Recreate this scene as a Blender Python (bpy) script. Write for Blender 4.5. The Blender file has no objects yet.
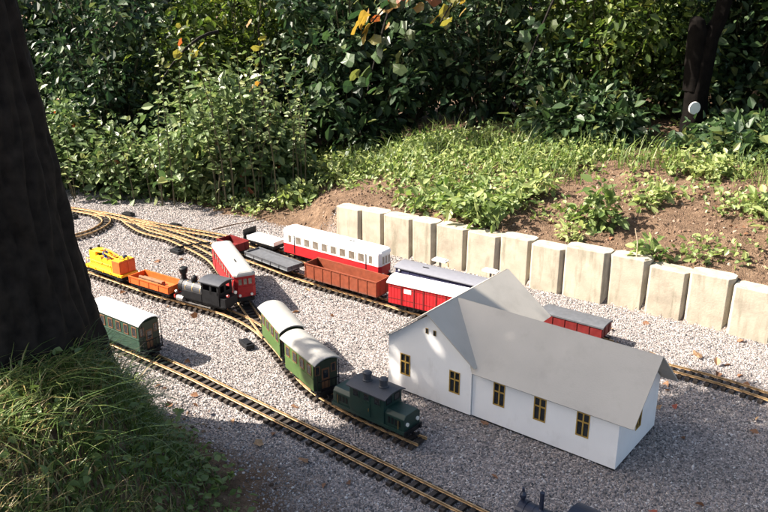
import bpy, bmesh, math, random
import numpy as np
from mathutils import Vector, Matrix
R = math.radians
random.seed(7)
RNG = np.random.default_rng(11)

# ------------------------------------------------------------------ camera, sky, sun
scene = bpy.context.scene
cam_d = bpy.data.cameras.new('camera'); cam = bpy.data.objects.new('camera', cam_d)
scene.collection.objects.link(cam)
cam.location = (0, 0, 1.44); cam.rotation_euler = (R(90 - 20), 0, 0)
cam_d.sensor_width = 36; cam_d.lens = 38.0; cam_d.clip_start = 0.05; cam_d.clip_end = 2000
scene.camera = cam
SUN_EL = 43.0
SUN_H = Vector((-0.990, 0.03, 0)).normalized()          # horizontal direction towards the sun
sun_dir = Vector((SUN_H.x * math.cos(R(SUN_EL)), SUN_H.y * math.cos(R(SUN_EL)), math.sin(R(SUN_EL))))
world = bpy.data.worlds.new('World'); scene.world = world; world.use_nodes = True
wn = world.node_tree; wn.nodes.clear()
sky = wn.nodes.new('ShaderNodeTexSky'); sky.sky_type = 'NISHITA'; sky.sun_disc = False
sky.air_density = 1.0; sky.dust_density = 4.0; sky.ozone_density = 0.3; sky.sun_elevation = R(SUN_EL); sky.sun_rotation = math.atan2(SUN_H.x, SUN_H.y)
bg = wn.nodes.new('ShaderNodeBackground'); bg.inputs['Strength'].default_value = 0.088
wo = wn.nodes.new('ShaderNodeOutputWorld')
wn.links.new(sky.outputs[0], bg.inputs[0]); wn.links.new(bg.outputs[0], wo.inputs[0])
sl = bpy.data.lights.new('sun', 'SUN'); sl.energy = 5.0; sl.angle = R(0.53); sl.color = (1.0, 0.91, 0.80)
so = bpy.data.objects.new('sun', sl); scene.collection.objects.link(so)
so.rotation_euler = sun_dir.to_track_quat('Z', 'Y').to_euler(); so.location = (-6, -1, 8)
vs = scene.view_settings
vs.view_transform = 'Standard'; vs.look = 'None'; vs.gamma = 1; vs.use_curve_mapping = False; vs.exposure = 1.75

COL = scene.collection

# ------------------------------------------------------------------ helpers
def tag(o, label=None, cat=None, group=None, kind=None):
    if label: o['label'] = label
    if cat: o['category'] = cat
    if group: o['group'] = group
    if kind: o['kind'] = kind
    return o

def empty(name, loc=(0, 0, 0), rz=0.0, label=None, cat=None, group=None):
    o = bpy.data.objects.new(name, None); COL.objects.link(o)
    o.location = loc; o.rotation_euler = (0, 0, rz); o.empty_display_size = 0.02
    return tag(o, label, cat, group)

def link_mesh(name, me, parent=None, loc=None, rot=None):
    o = bpy.data.objects.new(name, me); COL.objects.link(o)
    if parent is not None: o.parent = parent
    if loc is not None: o.location = loc
    if rot is not None: o.rotation_euler = rot
    return o

class MB:
    """collects simple solids into one mesh"""
    def __init__(s): s.v = []; s.f = []
    def add(s, vs, fs):
        n = len(s.v); s.v += [tuple(v) for v in vs]; s.f += [tuple(i + n for i in f) for f in fs]; return s
    def box(s, c, d, rz=0.0, ry=0.0, rx=0.0):
        x, y, z = [k / 2 for k in d]
        m = Matrix.Translation(c) @ Matrix.Rotation(rz, 4, 'Z') @ Matrix.Rotation(ry, 4, 'Y') @ Matrix.Rotation(rx, 4, 'X')
        vs = [m @ Vector((a * x, b * y, e * z)) for a in (-1, 1) for b in (-1, 1) for e in (-1, 1)]
        return s.add(vs, [(0, 1, 3, 2), (4, 6, 7, 5), (0, 4, 5, 1), (2, 3, 7, 6), (0, 2, 6, 4), (1, 5, 7, 3)])
    def cyl(s, p0, p1, r0, r1=None, n=12, cap=True):
        r1 = r0 if r1 is None else r1
        p0 = Vector(p0); p1 = Vector(p1); ax = (p1 - p0).normalized()
        t = Vector((0, 0, 1)) if abs(ax.z) < .9 else Vector((1, 0, 0))
        a = ax.cross(t).normalized(); b = ax.cross(a)
        vs = []
        for p, r in ((p0, r0), (p1, r1)):
            for k in range(n):
                w = 2 * math.pi * k / n; vs.append(p + (a * math.cos(w) + b * math.sin(w)) * r)
        fs = [(k, (k + 1) % n, n + (k + 1) % n, n + k) for k in range(n)]
        if cap: fs += [tuple(range(n - 1, -1, -1)), tuple(range(n, 2 * n))]
        return s.add(vs, fs)
    def lathe(s, prof, c=(0, 0, 0), n=16):
        vs = []
        for r, z in prof:
            for k in range(n):
                w = 2 * math.pi * k / n; vs.append((c[0] + r * math.cos(w), c[1] + r * math.sin(w), c[2] + z))
        m = len(prof); fs = []
        for i in range(m - 1):
            for k in range(n):
                fs.append((i * n + k, i * n + (k + 1) % n, (i + 1) * n + (k + 1) % n, (i + 1) * n + k))
        fs += [tuple(range(n - 1, -1, -1)), tuple(range((m - 1) * n, m * n))]
        return s.add(vs, fs)
    def prism(s, prof, x0, x1):
        """profile (y,z) counter-clockwise seen from +x, extruded along x"""
        n = len(prof)
        vs = [(x0, y, z) for y, z in prof] + [(x1, y, z) for y, z in prof]
        fs = [(k, n + k, n + (k + 1) % n, (k + 1) % n) for k in range(n)]
        fs += [tuple(range(n)), tuple(range(2 * n - 1, n - 1, -1))]
        return s.add(vs, fs)
    def zprism(s, pts, z0, z1):
        n = len(pts)
        vs = [(x, y, z0) for x, y in pts] + [(x, y, z1) for x, y in pts]
        fs = [(k, (k + 1) % n, n + (k + 1) % n, n + k) for k in range(n)]
        fs += [tuple(range(n - 1, -1, -1)), tuple(range(n, 2 * n))]
        return s.add(vs, fs)
    def tube(s, pts, rs, n=6):
        pts = [Vector(p) for p in pts]; rings = []
        for i, p in enumerate(pts):
            ax = (pts[min(i + 1, len(pts) - 1)] - pts[max(i - 1, 0)]).normalized()
            t = Vector((0, 0, 1)) if abs(ax.z) < .9 else Vector((1, 0, 0))
            a = ax.cross(t).normalized(); b = ax.cross(a); r = rs[i] if hasattr(rs, '__len__') else rs
            rings.append([p + (a * math.cos(2 * math.pi * k / n) + b * math.sin(2 * math.pi * k / n)) * r for k in range(n)])
        vs = [v for r in rings for v in r]; fs = []
        for i in range(len(pts) - 1):
            for k in range(n): fs.append((i * n + k, i * n + (k + 1) % n, (i + 1) * n + (k + 1) % n, (i + 1) * n + k))
        fs += [tuple(range(n - 1, -1, -1)), tuple(range((len(pts) - 1) * n, len(pts) * n))]
        return s.add(vs, fs)
    def mesh(s, name, m, bevel=0, smooth=False):
        me = bpy.data.meshes.new(name); me.from_pydata(s.v, [], s.f)
        bm = bmesh.new(); bm.from_mesh(me)
        bmesh.ops.recalc_face_normals(bm, faces=bm.faces)
        if bevel:
            es = [e for e in bm.edges if len(e.link_faces) == 2 and e.calc_face_angle(0) > .6]
            bmesh.ops.bevel(bm, geom=es, offset=bevel, segments=2, profile=.6, affect='EDGES', clamp_overlap=True)
        bm.to_mesh(me); bm.free()
        me.materials.append(m)
        if smooth:
            for p in me.polygons: p.use_smooth = True
        return me
    def build(s, name, m, parent=None, bevel=0, smooth=False, loc=None, rot=None):
        return link_mesh(name, s.mesh(name, m, bevel, smooth), parent, loc, rot)

def mat(name, col, rough=.6, metal=0.0, var=.12, scale=60.0, bump=0.0, bscale=300.0, spec=.5, coat=0.0, dirt=0.0):
    """principled with fine noise variation of colour, some dust and relief"""
    m = bpy.data.materials.new(name); m.use_nodes = True
    nt = m.node_tree; N = nt.nodes; L = nt.links; b = N['Principled BSDF']
    b.inputs['Roughness'].default_value = rough; b.inputs['Metallic'].default_value = metal
    b.inputs['Specular IOR Level'].default_value = spec; b.inputs['Coat Weight'].default_value = coat
    tc = N.new('ShaderNodeTexCoord')
    nz = N.new('ShaderNodeTexNoise'); nz.inputs['Scale'].default_value = scale; nz.inputs['Detail'].default_value = 5
    L.new(tc.outputs['Object'], nz.inputs['Vector'])
    cr = N.new('ShaderNodeValToRGB')
    c = Vector(col)
    cr.color_ramp.elements[0].position = .3; cr.color_ramp.elements[0].color = (*(c * (1 - var)), 1)
    cr.color_ramp.elements[1].position = .7; cr.color_ramp.elements[1].color = (*[min(1, k * (1 + var)) for k in c], 1)
    L.new(nz.outputs['Fac'], cr.inputs[0]); out = cr.outputs[0]
    if dirt:
        n2 = N.new('ShaderNodeTexNoise'); n2.inputs['Scale'].default_value = scale * .35; n2.inputs['Detail'].default_value = 8
        n2.inputs['Roughness'].default_value = .7; L.new(tc.outputs['Object'], n2.inputs['Vector'])
        mr = N.new('ShaderNodeMapRange'); mr.inputs[1].default_value = .5; mr.inputs[2].default_value = .75
        mr.inputs[3].default_value = 0; mr.inputs[4].default_value = dirt
        L.new(n2.outputs['Fac'], mr.inputs[0])
        mx = N.new('ShaderNodeMix'); mx.data_type = 'RGBA'; mx.inputs['B'].default_value = (.16, .13, .10, 1)
        L.new(mr.outputs[0], mx.inputs['Factor']); L.new(out, mx.inputs['A']); out = mx.outputs['Result']
    L.new(out, b.inputs['Base Color'])
    rr = N.new('ShaderNodeMapRange'); rr.inputs[3].default_value = max(0.02, rough - .1); rr.inputs[4].default_value = min(1, rough + .1)
    L.new(nz.outputs['Fac'], rr.inputs[0]); L.new(rr.outputs[0], b.inputs['Roughness'])
    if bump:
        nb = N.new('ShaderNodeTexNoise'); nb.inputs['Scale'].default_value = bscale; nb.inputs['Detail'].default_value = 4
        L.new(tc.outputs['Object'], nb.inputs['Vector'])
        bp = N.new('ShaderNodeBump'); bp.inputs['Strength'].default_value = bump; bp.inputs['Distance'].default_value = .002
        L.new(nb.outputs['Fac'], bp.inputs['Height']); L.new(bp.outputs[0], b.inputs['Normal'])
    return m

def leaf_mat(name, stops, rough=.42, trans=.28, spec=.5):
    """leaf: colour chosen per leaf from the 'tint' attribute, part translucent"""
    m = bpy.data.materials.new(name); m.use_nodes = True
    nt = m.node_tree; N = nt.nodes; L = nt.links; b = N['Principled BSDF']; o = N['Material Output']
    at = N.new('ShaderNodeAttribute'); at.attribute_name = 'tint'
    cr = N.new('ShaderNodeValToRGB'); cr.color_ramp.interpolation = 'LINEAR'
    el = cr.color_ramp.elements
    while len(el) < len(stops): el.new(.5)
    for e, (p, c) in zip(el, stops): e.position = p; e.color = (*c, 1)
    L.new(at.outputs['Fac'], cr.inputs[0])
    b.inputs['Roughness'].default_value = rough; b.inputs['Specular IOR Level'].default_value = spec
    L.new(cr.outputs[0], b.inputs['Base Color'])
    tr = N.new('ShaderNodeBsdfTranslucent')
    hs = N.new('ShaderNodeHueSaturation'); hs.inputs['Value'].default_value = 1.5; hs.inputs['Saturation'].default_value = 1.15
    L.new(cr.outputs[0], hs.inputs['Color']); L.new(hs.outputs[0], tr.inputs['Color'])
    mx = N.new('ShaderNodeMixShader'); mx.inputs[0].default_value = trans
    L.new(b.outputs[0], mx.inputs[1]); L.new(tr.outputs[0], mx.inputs[2]); L.new(mx.outputs[0], o.inputs['Surface'])
    return m

# ------------------------------------------------------------------ terrain
W0 = np.array([-.24, 4.163]); WR = np.array([.8235, -.5673]); WN = np.array([.5673, .8235])
def sstep(a, b, x):
    t = np.clip((x - a) / (b - a), 0, 1); return t * t * (3 - 2 * t)
def vnoise(x, y, f, seed=0):
    x = np.asarray(x) * f; y = np.asarray(y) * f
    return (np.sin(x * 1.7 + 3.1 * seed + 1.3 * np.sin(y * 1.3 + seed)) + np.sin(y * 2.1 - 1.7 * seed + 1.1 * np.sin(x * 1.9 + seed * .7))
            + .6 * np.sin((x + y) * 3.3 + seed) + .5 * np.sin((x - 1.3 * y) * 4.7 + 2 * seed)) / 3.1
def wall_sd(x, y):
    px = np.asarray(x) - W0[0]; py = np.asarray(y) - W0[1]
    return px * WR[0] + py * WR[1], px * WN[0] + py * WN[1]
def bank_e2(x, y): return (np.asarray(x) + .84) * -.56 + (np.asarray(y) - 2.265) * -.83
def grass_e(x, y):
    d1 = bank_e2(x, y) + .13; d2 = (np.asarray(x) + .43) * -.85 + (np.asarray(y) - 1.98) * -.52
    return np.minimum(d1, d2)
def bank_h(x, y): return .42 * sstep(-.2, .26, bank_e2(x, y)) * sstep(-.40, -.88, np.asarray(x))
def height(x, y):
    s, d = wall_sd(x, y)
    left = sstep(-.75, .0, s)
    w = .05 + .55 * (1 - left)
    h = left * (.172 + .014 * np.clip(s, 0, 2.5)) * sstep(.02, .02 + w, d)
    slope = sstep(-2.2, -.1, s)
    dd = np.maximum(0, d - .07)
    h = h + slope * (.15 * np.minimum(dd, 1.1) + .02 * np.maximum(0, dd - 1.1))
    h = h + np.where(d > .1, 1, 0) * slope * sstep(.08, .3, d) * (.018 * vnoise(x, y, 5, 1) + .010 * vnoise(x, y, 17, 2))
    e = grass_e(x, y) + .05 * vnoise(x, y, 6, 3)
    h = h + bank_h(x, y) + .012 * sstep(0, .2, e) * vnoise(x, y, 8, 15)
    h = h + .0025 * vnoise(x, y, 9, 4)
    return h

def axis(lo, hi, step, far):
    core = np.arange(lo, hi + 1e-6, step)
    out = []; v = step
    while (out[-1] if out else 0) < far:
        v *= 1.35; out.append((out[-1] if out else 0) + v)
    out = np.array(out)
    return np.concatenate([lo - out[::-1], core, hi + out])
gx = axis(-2.6, 3.2, .03, 300); gy = axis(1.2, 6.4, .03, 300)
GX, GY = np.meshgrid(gx, gy); GZ = height(GX, GY)
nx, ny = len(gx), len(gy)
gv = np.stack([GX.ravel(), GY.ravel(), GZ.ravel()], 1)
ii = np.arange(nx * ny).reshape(ny, nx)
gf = np.stack([ii[:-1, :-1].ravel(), ii[:-1, 1:].ravel(), ii[1:, 1:].ravel(), ii[1:, :-1].ravel()], 1)
def np_mesh(name, v, f, m=None, smooth=False):
    me = bpy.data.meshes.new(name); k = f.shape[1]
    me.vertices.add(len(v)); me.vertices.foreach_set('co', np.ascontiguousarray(v, np.float32).ravel())
    me.loops.add(f.size); me.loops.foreach_set('vertex_index', np.ascontiguousarray(f, np.int32).ravel())
    me.polygons.add(len(f)); me.polygons.foreach_set('loop_start', np.arange(0, f.size, k, dtype=np.int32))
    me.polygons.foreach_set('use_smooth', np.full(len(f), smooth))
    me.update(calc_edges=True)
    if m: me.materials.append(m)
    return me
def set_attr(me, name, vals, domain='POINT', typ='FLOAT'):
    a = me.attributes.new(name, typ, domain); a.data.foreach_set('value', np.ascontiguousarray(vals, np.float32).ravel())

def ground_material():
    m = bpy.data.materials.new('ground'); m.use_nodes = True
    nt = m.node_tree; N = nt.nodes; L = nt.links; b = N['Principled BSDF']; b.inputs['Roughness'].default_value = .95
    b.inputs['Specular IOR Level'].default_value = .2
    tc = N.new('ShaderNodeTexCoord')
    # gravel: small stones
    vo = N.new('ShaderNodeTexVoronoi'); vo.inputs['Scale'].default_value = 190; L.new(tc.outputs['Object'], vo.inputs['Vector'])
    sep = N.new('ShaderNodeSeparateColor'); L.new(vo.outputs['Color'], sep.inputs[0])
    cr = N.new('ShaderNodeValToRGB'); el = cr.color_ramp.elements
    for _ in range(3): el.new(.5)
    for e, (p, c) in zip(el, ((0, (.10, .095, .095)), (.3, (.2, .18, .175)), (.6, (.31, .275, .26)), (.85, (.40, .34, .31)), (1, (.52, .5, .48)))):
        e.position = p; e.color = (*c, 1)
    L.new(sep.outputs[0], cr.inputs[0])
    # soil
    n1 = N.new('ShaderNodeTexNoise'); n1.inputs['Scale'].default_value = 22; n1.inputs['Detail'].default_value = 10; n1.inputs['Roughness'].default_value = .7
    L.new(tc.outputs['Object'], n1.inputs['Vector'])
    cs = N.new('ShaderNodeValToRGB'); el = cs.color_ramp.elements; el.new(.5)
    for e, (p, c) in zip(el, ((.25, (.045, .029, .018)), (.5, (.12, .077, .049)), (.75, (.215, .148, .098)))): e.position = p; e.color = (*c, 1)
    L.new(n1.outputs['Fac'], cs.inputs[0])
    za = N.new('ShaderNodeAttribute'); za.attribute_name = 'soil'
    mx = N.new('ShaderNodeMix'); mx.data_type = 'RGBA'
    L.new(za.outputs['Fac'], mx.inputs['Factor']); L.new(cr.outputs[0], mx.inputs['A']); L.new(cs.outputs[0], mx.inputs['B'])
    L.new(mx.outputs['Result'], b.inputs['Base Color'])
    nb = N.new('ShaderNodeTexNoise'); nb.inputs['Scale'].default_value = 120; nb.inputs['Detail'].default_value = 6
    L.new(tc.outputs['Object'], nb.inputs['Vector'])
    ad = N.new('ShaderNodeMath'); ad.operation = 'SUBTRACT'; L.new(nb.outputs['Fac'], ad.inputs[0]); L.new(vo.outputs['Distance'], ad.inputs[1])
    bp = N.new('ShaderNodeBump'); bp.inputs['Strength'].default_value = .8; bp.inputs['Distance'].default_value = .006
    L.new(ad.outputs[0], bp.inputs['Height']); L.new(bp.outputs[0], b.inputs['Normal'])
    return m
gm = np_mesh('ground', gv, gf, ground_material(), True)
s_, d_ = wall_sd(GX, GY); e_ = grass_e(GX, GY) + .05 * vnoise(GX, GY, 6, 3) + .03 * vnoise(GX, GY, 19, 6)
soil = np.maximum(sstep(-.02, .05, d_ + .04 * vnoise(GX, GY, 8, 5) * (s_ < -.05)), sstep(-.09 - .16 * sstep(2.35, 2.0, GY), .03 - .10 * sstep(2.35, 2.0, GY), e_))
set_attr(gm, 'soil', soil)
ground = link_mesh('ground', gm); tag(ground, 'grey gravel bed running into brown soil bank', None, None, 'structure')

# ------------------------------------------------------------------ scattered stone (stuff, instanced by geometry nodes)
def scatter(name, pts, scl, material, label, seed, cat):
    me = bpy.data.meshes.new(name); me.vertices.add(len(pts)); me.vertices.foreach_set('co', np.ascontiguousarray(pts, np.float32).ravel())
    set_attr(me, 'scl', scl)
    r = np.random.default_rng(seed).random((len(pts), 3)) * 6.28
    a = me.attributes.new('rot', 'FLOAT_VECTOR', 'POINT'); a.data.foreach_set('vector', r.astype(np.float32).ravel())
    q = np.random.default_rng(seed + 1).random((len(pts), 3)) * np.array([.8, .7, .5]) + np.array([.6, .5, .4])
    a = me.attributes.new('shape', 'FLOAT_VECTOR', 'POINT'); a.data.foreach_set('vector', q.astype(np.float32).ravel())
    o = link_mesh(name, me)
    ng = bpy.data.node_groups.new(name, 'GeometryNodeTree')
    ng.interface.new_socket('Geometry', in_out='INPUT', socket_type='NodeSocketGeometry')
    ng.interface.new_socket('Geometry', in_out='OUTPUT', socket_type='NodeSocketGeometry')
    N = ng.nodes; L = ng.links
    gi = N.new('NodeGroupInput'); go = N.new('NodeGroupOutput')
    ico = N.new('GeometryNodeMeshIcoSphere'); ico.inputs['Radius'].default_value = 1; ico.inputs['Subdivisions'].default_value = 1
    sm = N.new('GeometryNodeSetMaterial'); sm.inputs['Material'].default_value = material
    L.new(ico.outputs[0], sm.inputs[0])
    ip = N.new('GeometryNodeInstanceOnPoints'); L.new(gi.outputs[0], ip.inputs['Points']); L.new(sm.outputs[0], ip.inputs['Instance'])
    ar = N.new('GeometryNodeInputNamedAttribute'); ar.data_type = 'FLOAT_VECTOR'; ar.inputs[0].default_value = 'rot'
    e2r = N.new('FunctionNodeEulerToRotation'); L.new(ar.outputs[0], e2r.inputs[0]); L.new(e2r.outputs[0], ip.inputs['Rotation'])
    a1 = N.new('GeometryNodeInputNamedAttribute'); a1.data_type = 'FLOAT'; a1.inputs[0].default_value = 'scl'
    a2 = N.new('GeometryNodeInputNamedAttribute'); a2.data_type = 'FLOAT_VECTOR'; a2.inputs[0].default_value = 'shape'
    vm = N.new('ShaderNodeVectorMath'); vm.operation = 'SCALE'
    L.new(a2.outputs[0], vm.inputs[0]); L.new(a1.outputs[0], vm.inputs['Scale']); L.new(vm.outputs[0], ip.inputs['Scale'])
    L.new(ip.outputs[0], go.inputs[0])
    md = o.modifiers.new('scatter', 'NODES'); md.node_group = ng
    return tag(o, label, cat, None, 'stuff')

def stone_mat(name, stops):
    m = bpy.data.materials.new(name); m.use_nodes = True
    nt = m.node_tree; N = nt.nodes; L = nt.links; b = N['Principled BSDF']; b.inputs['Roughness'].default_value = .75
    b.inputs['Specular IOR Level'].default_value = .35
    oi = N.new('ShaderNodeObjectInfo'); cr = N.new('ShaderNodeValToRGB'); el = cr.color_ramp.elements
    while len(el) < len(stops): el.new(.5)
    for e, (p, c) in zip(el, stops): e.position = p; e.color = (*c, 1)
    L.new(oi.outputs['Random'], cr.inputs[0]); L.new(cr.outputs[0], b.inputs['Base Color'])
    return m

def pts_on(n, x0, x1, y0, y1, keep, seed):
    r = np.random.default_rng(seed); x = x0 + (x1 - x0) * r.random(n); y = y0 + (y1 - y0) * r.random(n)
    k = keep(x, y, r.random(n)); return np.stack([x[k], y[k], height(x[k], y[k])], 1)
def in_view(x, y, mrg=.15):
    dep = y * .94 + 1.44 * .342
    return np.abs(x) < dep * .4735 + mrg
def keep_gravel(x, y, u):
    s, d = wall_sd(x, y); e = grass_e(x, y) + .05 * vnoise(x, y, 6, 3)
    nd = d + .05 * vnoise(x, y, 8, 5) * (s < 0)
    ok = (nd < np.where(s > -.05, -.005, .06)) & (e < .02 - .22 * sstep(2.35, 2.0, y) * u + .05 * (u - .5)) & in_view(x, y, .6)
    return ok
gp = pts_on(760000, -3.1, 2.6, 1.55, 5.3, keep_gravel, 21)
r_ = np.random.default_rng(22); gs = .0018 + .0036 * r_.random(len(gp)) ** 4
gp[:, 2] += gs * .15
scatter('gravel', gp, gs, stone_mat('gravel_stone', ((0, (.055, .055, .058)), (.2, (.13, .124, .123)), (.5, (.225, .205, .198)), (.8, (.325, .283, .266)), (.93, (.41, .385, .37)), (1, (.60, .575, .56)))),
        'loose grey and pinkish gravel around the tracks', 23, 'gravel')
def keep_soil(x, y, u):
    s, d = wall_sd(x, y)
    bank = (d > .08 - .04 * (s < 0)) & (d < 1.5) & (s > -1.0) & in_view(x, y, .5)
    e = grass_e(x, y)
    return bank | ((e > -.10) & (e < .2) & (y > 1.5) & (u > .55) & in_view(x, y))
sp = pts_on(60000, -1.4, 3.2, 1.5, 5.6, keep_soil, 31)
ss = .0022 + .009 * np.random.default_rng(32).random(len(sp)) ** 3.5
scatter('soil_clods', sp, ss, stone_mat('soil_clod', ((0, (.045, .027, .017)), (.5, (.115, .07, .044)), (.9, (.20, .13, .086)), (1, (.32, .26, .20)))),
        'crumbly reddish brown soil clods on the bank', 33, 'soil')

# ------------------------------------------------------------------ retaining wall of chamfered blocks
M_BLOCK = mat('block_stone', (.37, .33, .262), .88, var=.16, scale=14, bump=.4, bscale=150, spec=.15, dirt=.55)
def weather(m, col=(.10, .10, .05), lo=.52, hi=.72, amt=.6, sc=(30, 30, 5)):
    """streaky stains over a material's own colour"""
    nt = m.node_tree; N = nt.nodes; L = nt.links; b = N['Principled BSDF']; src = b.inputs['Base Color'].links[0].from_socket
    tc = N.new('ShaderNodeTexCoord'); mp = N.new('ShaderNodeMapping'); mp.inputs['Scale'].default_value = sc
    oi = N.new('ShaderNodeObjectInfo'); ad = N.new('ShaderNodeVectorMath'); ad.operation = 'ADD'
    L.new(tc.outputs['Object'], ad.inputs[0]); L.new(oi.outputs['Random'], ad.inputs[1]); L.new(ad.outputs[0], mp.inputs[0])
    nz = N.new('ShaderNodeTexNoise'); nz.inputs['Scale'].default_value = 1; nz.inputs['Detail'].default_value = 7; nz.inputs['Roughness'].default_value = .65
    L.new(mp.outputs[0], nz.inputs['Vector'])
    mr = N.new('ShaderNodeMapRange'); mr.inputs[1].default_value = lo; mr.inputs[2].default_value = hi; mr.inputs[4].default_value = amt
    L.new(nz.outputs['Fac'], mr.inputs[0])
    mx = N.new('ShaderNodeMix'); mx.data_type = 'RGBA'; mx.inputs['B'].default_value = (*col, 1)
    L.new(mr.outputs[0], mx.inputs['Factor']); L.new(src, mx.inputs['A']); L.new(mx.outputs['Result'], b.inputs['Base Color'])
    return m
weather(M_BLOCK, (.10, .095, .055), .52, .74, .6)
wall = empty('retaining_wall', (W0[0], W0[1], 0), math.atan2(WR[1], WR[0]), 'low retaining wall of cream chamfered blocks holding the soil bank', 'wall')
# block extents along the wall in metres, measured from its left end
JOINTS = [-.03, .14, .284, .465, .60, .775, .95, 1.115, 1.28, 1.485, 1.655, 1.825, 2.0, 2.18, 2.35, 2.53]
EDGES = [(a + .0005, b - .0005) for a, b in zip(JOINTS, JOINTS[1:])]
SET = [0, .006, .002, -.003, .004, -.001, .002, -.005, .0, .008, .002, -.004, .003, 0, .005, -.002, .002]
for k, ((a, b_), off) in enumerate(zip(EDGES, SET)):
    ch = .020; dp = .095
    pts = [(a + .011, off), (b_ - ch, off), (b_, off + .032), (b_, off + dp - .02), (b_ - .02, off + dp), (a + .02, off + dp), (a, off + dp - .02), (a, off + .012)]
    h = .205 + .014 * a + random.uniform(-.003, .003)
    mb = MB().zprism(pts, -.05, h)
    me = mb.mesh('block', M_BLOCK, bevel=.0022)
    o = link_mesh('block', me, wall)
    o.rotation_euler = (random.uniform(-.02, .012), random.uniform(-.012, .012), random.uniform(-.008, .008))

# ------------------------------------------------------------------ tracks
M_RAIL = mat('rail_brass', (.50, .335, .175), .48, metal=.6, var=.3, scale=40, dirt=.7)
M_TIE = mat('sleeper_plastic', (.026, .019, .015), .7, var=.35, scale=50, bump=.3, bscale=500, dirt=.25)
def spline(pts, step=.01):
    P = [np.array(p, float) for p in pts]; P = [2 * P[0] - P[1]] + P + [2 * P[-1] - P[-2]]
    out = []
    for i in range(1, len(P) - 2):
        for t in np.linspace(0, 1, 24, endpoint=False):
            a, b, c, d = P[i - 1:i + 3]
            out.append(.5 * (2 * b + (c - a) * t + (2 * a - 5 * b + 4 * c - d) * t * t + (3 * b - a - 3 * c + d) * t ** 3))
    out.append(P[-2]); out = np.array(out)
    for _ in range(6): out[1:-1] = .25 * out[:-2] + .5 * out[1:-1] + .25 * out[2:]
    L = np.concatenate([[0], np.cumsum(np.linalg.norm(np.diff(out, axis=0), axis=1))])
    q = np.arange(0, L[-1], step)
    return np.stack([np.interp(q, L, out[:, 0]), np.interp(q, L, out[:, 1])], 1)
tie_mb = MB().box((0, 0, .0035), (.0150, .084, .011))
for sy in (-1, 1):
    for q in (-1, 1): tie_mb.box((0, sy * .0235 + q * .0062, .0106), (.0095, .0042, .0040))
tie_me = tie_mb.mesh('sleeper', M_TIE)
PROF = [(-.0030, 0), (.0030, 0), (.0030, .0012), (.0010, .0022), (.0010, .0060), (.0018, .0068), (.0018, .0086), (-.0018, .0086), (-.0018, .0068), (-.0010, .0060), (-.0010, .0022), (-.0030, .0012)]
TRACKS = {}; used_ties = []
RT = .0232
def track(key, pts, label, zoff, skip=None):
    c = spline(pts); TRACKS[key] = c; zoff += .005
    t = np.gradient(c, axis=0); t /= np.linalg.norm(t, axis=1)[:, None]; n = np.stack([-t[:, 1], t[:, 0]], 1)
    root = empty('railway_track', (c[0][0], c[0][1], 0), 0, label, 'track', 'model railway tracks on the gravel')
    for sgn in (-1, 1):
        k = len(PROF); m = len(c)
        v = np.zeros((m, k, 3)); ctr = c + n * sgn * .0235 - c[0]
        for j, (py, pz) in enumerate(PROF):
            v[:, j, :2] = ctr + n * py; v[:, j, 2] = .0096 + zoff + pz
        idx = np.arange(m * k).reshape(m, k)
        f = np.stack([idx[:-1].ravel(), np.roll(idx, -1, 1)[:-1].ravel(), np.roll(idx, -1, 1)[1:].ravel(), idx[1:].ravel()], 1)
        link_mesh('rail', np_mesh('rail', v.reshape(-1, 3), f, M_RAIL), root)
    st = 3.3
    for q in np.arange(1, len(c) - 1, st):
        i = int(round(q)); p = c[i]
        if not in_view(p[0], p[1], .9) or p[1] < 1.1: continue
        if any((p[0] - u[0]) ** 2 + (p[1] - u[1]) ** 2 < .022 ** 2 for u in used_ties): continue
        used_ties.append(tuple(p))
        o = link_mesh('sleeper', tie_me, root, (p[0] - c[0][0], p[1] - c[0][1], zoff + random.uniform(-.0004, .0004)))
        o.rotation_euler[2] = math.atan2(t[i][1], t[i][0]) + random.uniform(-.02, .02)
    return root
track('A', [(-2.4, 3.85), (-2.0, 3.58), (-1.6, 3.29), (-1.3, 3.08), (-1.024, 2.878), (-.733, 2.661), (-.559, 2.518), (-.327, 2.326), (.011, 2.043), (.218, 1.871), (.5, 1.635), (.85, 1.34), (1.3, .97)],
      'brass railed track in the foreground running out at the bottom', .0)
track('D', [(-2.9, 5.0), (-2.3, 4.88), (-1.921, 4.745), (-1.656, 4.63), (-1.446, 4.49), (-1.193, 4.30), (-.9, 4.05), (-.613, 3.80), (-.47, 3.668), (-.335, 3.555), (-.005, 3.315), (.15, 3.195), (.6, 2.94), (.95, 2.757), (1.18, 2.61), (1.335, 2.475), (1.6, 2.2), (2.0, 1.7)],
      'long main track under the goods wagons, passing behind the white house', .0004)
track('E', [(-1.656, 4.632), (-1.446, 4.507), (-1.2, 4.375), (-.913, 4.232), (-.72, 4.092), (-.598, 4.0), (-.48, 3.905), (.02, 3.535), (.42, 3.262), (.62, 3.10), (.80, 2.965), (.905, 2.885)],
      'rearmost track along the cream wall, under the white and red railcar', .0008)
track('C', [(-1.70, 4.655), (-1.54, 4.56), (-1.45, 4.44), (-1.335, 4.305), (-1.175, 4.195), (-1.06, 4.08), (-.993, 4.01), (-.905, 3.903), (-.844, 3.807), (-.79, 3.69), (-.634, 3.331), (-.54, 3.12), (-.47, 2.97), (-.401, 2.84), (-.335, 2.70), (-.27, 2.575), (-.20, 2.48), (-.12, 2.395), (-.04, 2.322), (.05, 2.25), (.125, 2.19)],
      'curving siding under the red railcar and green coaches, ending by the house', .0012)
track('B', [(-2.3, 4.25), (-1.9, 4.02), (-1.6, 3.82), (-1.288, 3.594), (-1.057, 3.422), (-.916, 3.335), (-.728, 3.225), (-.657, 3.175), (-.585, 3.11), (-.518, 3.03), (-.462, 2.945)],
      'track under the yellow, orange and black work train', .0016)
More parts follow.
